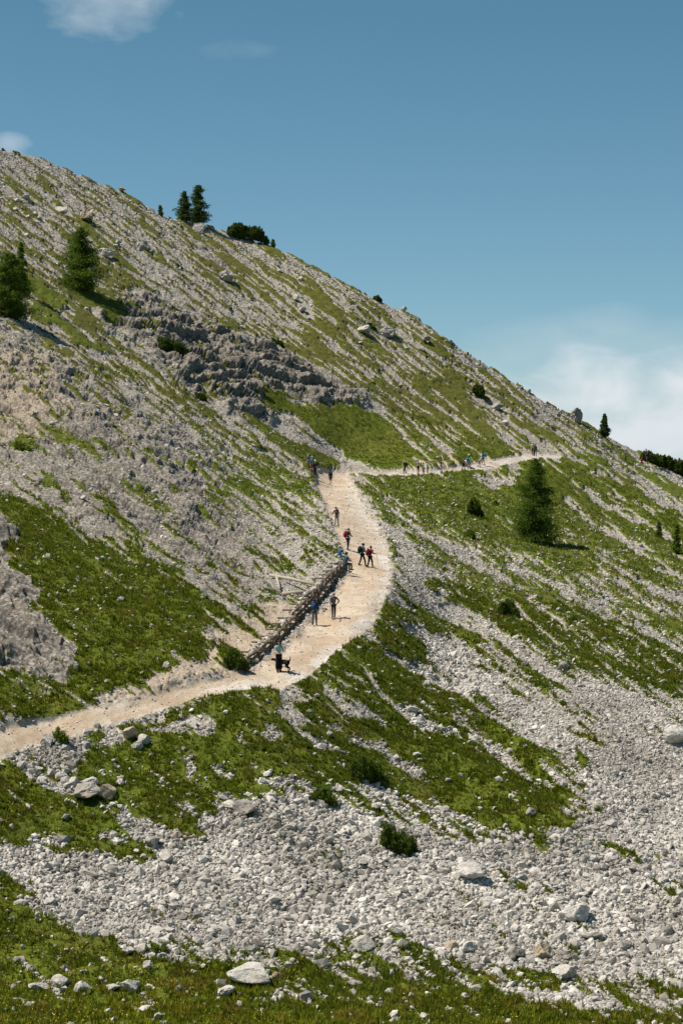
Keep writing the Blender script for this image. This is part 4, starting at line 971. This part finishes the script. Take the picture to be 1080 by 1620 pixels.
def person(px, py, hpx, label, top, legs, hair=(0.04, 0.028, 0.02), rz=0.0, cap=None, pack=None, pole=None, shorts=False, stride=0.12, lean=0.05,
           arms=('down', 'down'), long_hair=False, wide=False, sit=0, sleeves=True, hold=None, group=None, dz=0.0, slim=1.0):
    g, D = ground(px, py)
    k = hpx * D / F / (1.72 if not sit else 1.28)
    t = empty('person', g + Vector((0, 0, dz)), label, 'person', group, rz, max(0.85, min(1.12, k)))
    hipz = 0.92 if not sit else 0.46
    def T(y, z):          # torso point, leaning forward
        return Vector((0, lean * (z - .92) * 2.2 + y, z - 0.92 + hipz))
    V = []; E = []; Rd = []
    def add(p, r, par=None):
        V.append(Vector(p)); Rd.append(r); 
        if par is not None: E.append((par, len(V) - 1))
        return len(V) - 1
    pel = add(T(0, .94), (.135 * slim, .10)); wa = add(T(0, 1.10), (.115 * slim, .09), pel); ch = add(T(0, 1.30), (.145 * slim, .105), wa)
    nb_ = add(T(0, 1.44), .075, ch); nk = add(T(.01, 1.50), .05, nb_)
    jaw = add(T(.03, 1.555), .066, nk); hd = add(T(.02, 1.62), (.078, .092), jaw); tp = add(T(.01, 1.70), .05, hd)
    nose = add(T(.125, 1.615), .014, hd)
    for s in (-1, 1): add(T(.015, 1.615) + Vector((s * .085, 0, 0)), .014, hd)     # ears
    A = {}; Lg = {}
    for s, ap in ((-1, arms[0]), (1, arms[1])):
        sh = T(0, 1.40) + Vector((s * .17 * slim, 0, 0))
        if ap == 'down': el, wr = sh + Vector((s * .05, -.02, -.28)), sh + Vector((s * .06, .06, -.53))
        elif ap == 'front': el, wr = sh + Vector((s * .07, .05, -.27)), sh + Vector((-s * .03, .25, -.33))
        elif ap == 'pole': el, wr = sh + Vector((s * .10, .06, -.26)), sh + Vector((s * .14, .30, -.28))
        elif ap == 'back': el, wr = sh + Vector((s * .06, -.16, -.25)), sh + Vector((s * .08, -.14, -.50))
        elif ap == 'hip': el, wr = sh + Vector((s * .20, -.05, -.22)), sh + Vector((s * .03, .04, -.42))
        else: el, wr = sh + Vector((s * .05, .12, -.24)), sh + Vector((0, .36, -.30))   # knee
        i0 = add(sh, .055, ch); i1 = add(el, .042, i0); i2 = add(wr, .028, i1)
        d = (wr - el).normalized(); pm = add(wr + d * .05, (.036, .018), i2)
        lat = Vector((1, 0, 0)) if abs(d.x) < .8 else Vector((0, 1, 0))
        for q, ln in enumerate((.075, .085, .08, .062)):
            b0 = wr + d * .085 + lat * (q - 1.5) * .019; f0 = add(b0, .009, pm); f1 = add(b0 + d * ln * .5 + Vector((0, .012, 0)), .0085, f0); add(b0 + d * ln * .85 + Vector((0, .03, -.004)), .007, f1)
        th = add(wr + d * .04 + Vector((-s * .035, .02, 0)), .010, pm); add(wr + d * .075 + Vector((-s * .05, .035, 0)), .008, th)
        A[s] = (sh, el, wr, d)
    for s in (-1, 1):
        hp = Vector((s * .088, 0, hipz - .03))
        if sit: kn, an = Vector((s * .13, .42, .46)), Vector((s * .12, .46, .08))
        else:
            yy = s * stride; kn = Vector((s * .095, yy * .55 + .04, .49)); an = Vector((s * .10, yy, .09 + (.05 if yy < -.15 else 0)))
        i0 = add(hp, .085, pel); i1 = add(kn, .056, i0); i2 = add(an, .040, i1); add(an + Vector((0, .11, -.045)), .034, i2)
        Lg[s] = (hp, kn, an)
    body = part('body', skin_mesh('body', V, E, Rd), t, SKIN)
    for s in (-1, 1):
        part('eye', MB().ball(T(.105, 1.635) + Vector((s * .032, 0, 0)), .011).mesh('eye'), t, SHOE)
    part('mouth', MB().ball(T(.108, 1.572), (.024, .008, .006)).mesh('mouth'), t, cm((.35, .12, .10)))
    # shirt or jacket
    v = [T(0, .90), T(0, 1.10), T(0, 1.30), T(0, 1.45)]; e = [(0, 1), (1, 2), (2, 3)]; r = [(.155 * slim, .12), (.13 * slim, .105), (.16 * slim, .12), .075]
    for s in (-1, 1):
        sh, el, wr, d = A[s]; b = len(v)
        if sleeves: v += [sh, el, el + (wr - el) * .85]; e += [(2, b), (b, b + 1), (b + 1, b + 2)]; r += [.068, .055, .042]
        else: v += [sh, sh + (el - sh) * .5]; e += [(2, b), (b, b + 1)]; r += [.068, .055]
    part('jacket' if sleeves else 'shirt', skin_mesh('shirt', v, e, r), t, cm(top))
    # trousers
    v = [Vector((0, 0, hipz + .04))]; e = []; r = [(.15, .12)]
    for s in (-1, 1):
        hp, kn, an = Lg[s]; b = len(v); v += [hp, kn]; e += [(0, b), (b, b + 1)]; r += [.10, .105 if wide else .072]
        if not shorts: v += [an]; e += [(b + 1, b + 2)]; r += [.12 if wide else .055]
    part('shorts' if shorts else 'trousers', skin_mesh('trousers', v, e, r), t, cm(legs))
    for s in (-1, 1):
        an = Lg[s][2]; part('boot', MB().tube([an + Vector((0, -.05, .06)), an + Vector((0, -.02, -.03)), an + Vector((0, .10, -.05)), an + Vector((0, .19, -.055))], [.05, .06, .05, .03], 8).mesh('boot'), t, SHOE)
    if cap:
        m = MB().ball(T(.0, 1.665), (.098, .112, .075), 2).ball(T(.10, 1.66), (.07, .07, .012), 1); part('cap', m.mesh('cap'), t, cm(cap))
    m = MB().ball(T(-.015, 1.645), (.096, .108, .098), 2)
    if long_hair: m.tube([T(-.06, 1.62), T(-.10, 1.45), T(-.09, 1.28)], [.08, .09, .04], 8); m.tube([T(.0, 1.60) + Vector((.085, 0, 0)), T(.02, 1.42) + Vector((.10, 0, 0))], [.03, .03], 6); m.tube([T(.0, 1.60) - Vector((.085, 0, 0)), T(.02, 1.42) - Vector((.10, 0, 0))], [.03, .03], 6)
    part('hair', m.mesh('hair'), t, cm(hair))
    if pack:
        m = MB(); m.tube([T(-.20, 1.00), T(-.24, 1.08), T(-.26, 1.25), T(-.23, 1.42), T(-.20, 1.50)], [.10, .165, .175, .15, .08], 8)
        bp_ = part('backpack', m.mesh('backpack'), t, cm(pack))
        for s in (-1, 1):
            part('strap', MB().tube([T(-.10, 1.46) + Vector((s * .10, 0, 0)), T(.06, 1.46) + Vector((s * .10, 0, 0)), T(.13, 1.32) + Vector((s * .11, 0, 0)), T(.02, 1.10) + Vector((s * .14, 0, 0))], [.018] * 4, 5).mesh('strap'), bp_, SHOE)
    if pole:
        for s in ((1,) if pole == 1 else (-1, 1)):
            wr = A[s][2] + A[s][3] * .06; part('trekking_pole', MB().tube([wr + Vector((0, 0, .12)), wr, Vector((wr.x + s * .05, wr.y + .15, 0.0))], [.016, .013, .007], 6).mesh('pole'), t, M_METAL)
    return t
NAVY, BLK, RED, TEAL, GREY, KHA = (.02, .03, .07), (.012, .012, .014), (.22, .015, .02), (.02, .16, .20), (.20, .20, .22), (.30, .25, .17)
random.seed(3)
UP, CAM_ = 0.0, math.pi        # facing away up the path / facing the camera
person(441, 1061, 49, "woman in light teal top and wide black trousers with a black dog", (.22, .50, .50), BLK, rz=CAM_ + .1, long_hair=True, wide=True, arms=('front', 'front'), sleeves=False, slim=.9, stride=.05)
person(497, 990, 42, "hiker in dark navy with a blue backpack close to the log wall", NAVY, (.08, .08, .10), rz=UP - .1, pack=(.02, .06, .15), stride=.2)
person(527, 980, 42, "hiker with grey cap, lavender grey backpack and dark legs beside the log wall", (.16, .14, .17), (.05, .045, .045), rz=CAM_ + .2, cap=(.35, .35, .36), pack=(.25, .25, .33), arms=('hip', 'pole'), pole=1, stride=.14)
person(546, 912, 29, "person in dark blue jacket sitting on the upper end of the log wall", (.04, .09, .15), (.04, .05, .08), rz=-.9, sit=1, arms=('knee', 'knee'), cap=BLK, dz=0.35)
person(536, 905, 26, "person in blue with reddish hair and pale hat sitting behind the one in dark blue", (.04, .14, .30), (.25, .25, .27), rz=-.6, sit=1, arms=('knee', 'knee'), hair=(.40, .18, .10), dz=0.3)
person(572, 898, 36, "hiker in teal jacket with dark pack, left of the dark red one", (.03, .13, .16), BLK, rz=-1.2, pack=(.02, .025, .03), arms=('front', 'front'), stride=.22)
person(585, 901, 35, "hiker in dark red shirt and black trousers with a pole, right of the teal one", RED, BLK, rz=-1.0, pack=(.16, .02, .025), arms=('down', 'pole'), pole=1, stride=.18, hair=(.12, .07, .04))
person(550, 870, 35, "hiker in dark top and blue trousers carrying a red backpack and a pole", (.06, .02, .035), (.025, .04, .08), rz=-2.2, pack=(.35, .02, .03), arms=('front', 'pole'), pole=1, stride=.08, hair=(.25, .15, .08))
person(532, 834, 32, "bent hiker in purple grey jacket and light grey trousers, upper middle of the path", (.07, .05, .07), (.32, .29, .27), rz=CAM_ - .3, lean=.16, pack=(.06, .05, .06), arms=('pole', 'pole'), pole=2, stride=.2)
person(523, 768, 23, "hiker all in black with bare calves alone at the top of the path", BLK, BLK, rz=UP, pack=(.015, .015, .015), shorts=True, stride=.12)
person(485, 752, 26, "hiker with orange hair and a blue backpack, leftmost at the upper bend", (.20, .10, .10), (.10, .04, .05), rz=1.2, pack=(.03, .16, .32), hair=(.50, .20, .06))
person(490, 757, 30, "hiker in teal green top and red trousers in the middle of the bend group", (.10, .26, .24), (.22, .05, .06), rz=CAM_, cap=(.45, .40, .38), stride=.15)
person(495, 763, 28, "hiker in dark navy with a white cap, rightmost at the upper bend", (.03, .03, .05), (.02, .02, .035), rz=CAM_ + .2, cap=(.75, .74, .72), stride=.1)
person(640, 751, 21, "hiker in black with a white cap, leftmost on the upper path", BLK, BLK, rz=1.3, cap=(.75, .74, .72), pack=(.02, .02, .02), stride=.2)
person(661, 751, 24, "hiker in light blue shirt and black shorts on the upper path", (.35, .50, .62), BLK, rz=1.2, shorts=True, sleeves=False, stride=.12, cap=(.6, .6, .58))
person(670, 751, 18, "small figure in dusty pink between two blue shirts on the upper path", (.38, .18, .16), (.18, .16, .14), rz=1.4, stride=.15)
person(676, 751, 21, "hiker in sky blue top and tan shorts on the upper path", (.12, .36, .60), KHA, rz=1.3, shorts=True, stride=.14, arms=('hip', 'down'))
person(698, 748, 20, "hiker in dark shirt and grey trousers near a white boulder on the upper path", (.03, .025, .03), (.25, .24, .24), rz=1.5, stride=.12)
person(732, 744, 22, "hiker in burgundy jacket and black trousers on the upper path", (.16, .03, .07), BLK, rz=-1.5, stride=.16)
person(741, 742, 21, "hiker in turquoise shirt and grey shorts right of the burgundy one", (.02, .35, .40), GREY, rz=-1.3, pack=(.02, .22, .25), shorts=True, stride=.16)
person(757, 738, 17, "person with pale shirt bending by the boulder on the upper path", (.55, .50, .46), (.35, .22, .15), rz=-1.4, lean=.3, arms=('front', 'front'))
person(764, 737, 23, "hiker with large bright blue backpack and bare legs on the upper path", (.02, .20, .38), (.10, .12, .16), rz=1.4, pack=(.02, .26, .45), shorts=True, stride=.2)
person(842, 720, 20, "hiker with pale shirt at the upper path crest, left of a dark one", (.55, .42, .33), (.05, .045, .05), rz=CAM_, stride=.1)
person(846, 721, 19, "hiker in black at the upper path crest, right of a pale one", BLK, BLK, rz=CAM_ - .4, pack=(.03, .03, .03), stride=.1)
person(987, 733, 16, "hiker in black and white on the right ridge left of the red one", (.04, .04, .06), (.03, .03, .05), rz=1.4, cap=(.6, .55, .52))
person(1014, 737, 13, "person in a red jacket sitting on the right ridge by the pine thicket", (.50, .03, .02), (.05, .04, .05), rz=CAM_, sit=1, arms=('knee', 'knee'))
person(1022, 735, 20, "hiker in dark navy standing beside the red one by the pine thicket", NAVY, (.12, .06, .05), rz=CAM_ + .5, pack=(.03, .04, .09))
person(1074, 737, 22, "lone dark blue hiker standing behind the thicket at the right edge", NAVY, (.02, .03, .05), rz=1.2)

# the dog
def dog(px, py, hpx, label):
    g, D = ground(px, py); k = hpx * D / F / 0.78
    t = empty('dog', g, label, 'dog', None, R(160), k)
    v = [(0, 0, .50), (.22, 0, .50), (.34, 0, .54), (.46, 0, .60), (.57, 0, .62), (.68, 0, .585), (-.20, 0, .53), (-.30, 0, .55), (-.36, 0, .68), (-.33, 0, .79)]
    e = [(0, 1), (1, 2), (2, 3), (3, 4), (4, 5), (0, 6), (6, 7), (7, 8), (8, 9)]
    r = [(.10, .12), (.12, .145), .10, .07, .075, .035, .10, .045, .025, .015]
    for s in (-1, 1):
        b = len(v); v += [(.26, s * .08, .42), (.25, s * .085, .22), (.27, s * .085, .05), (.31, s * .085, .025)]; e += [(1, b), (b, b + 1), (b + 1, b + 2), (b + 2, b + 3)]; r += [.065, .035, .026, .03]
        b = len(v); v += [(-.22, s * .08, .44), (-.14, s * .09, .30), (-.30, s * .09, .19), (-.27, s * .09, .05), (-.23, s * .09, .025)]; e += [(6, b), (b, b + 1), (b + 1, b + 2), (b + 2, b + 3), (b + 3, b + 4)]; r += [.085, .055, .03, .025, .03]
    FUR = flatmat("black_fur", (.012, .011, .011), .7)
    part('body', skin_mesh('body', v, e, r), t, FUR)
    for s in (-1, 1):
        part('ear', MB().tube([(.55, s * .05, .67), (.53, s * .09, .63), (.54, s * .095, .56)], [.02, .03, .012], 6).mesh('ear'), t, FUR)
        part('eye', MB().ball((.625, s * .04, .645), .011).mesh('eye'), t, SHOE)
    part('collar', MB().tube([(.37, 0, .56), (.40, 0, .575)], [.098, .092], 10).mesh('collar'), t, cm((.30, .05, .04)))
dog(449, 1062, 25, "black dog standing at the right side of the woman in teal")

# yellow flowers in the turf
fw = tg * ss(1500, 1560, PY) * 1.0 + tg * 0.35 * (PX < 420) * ss(1200, 1240, PY) + tg * (PX < 260) * ss(1420, 1460, PY)
P, _ = sample(fw * ss(0.45, 0.6, fbm(X / 2.5, Y / 2.5, Z * 0 + 50, 3)), 2200); P[:, 2] += 0.16
o = leaf_cloud("flowers", P, 0.035 + 0.035 * rng.rand(len(P)), leaf_material("yellow_petals", (0.55, 0.42, 0.03), (0.75, 0.68, 0.20), None, 0.2), rng.rand(len(P)))
fo = bpy.data.objects.new("flowers", o); C.objects.link(fo); fo['kind'] = 'stuff'; fo['label'] = "tiny yellow flowers in the turf"; fo['category'] = 'flowers'
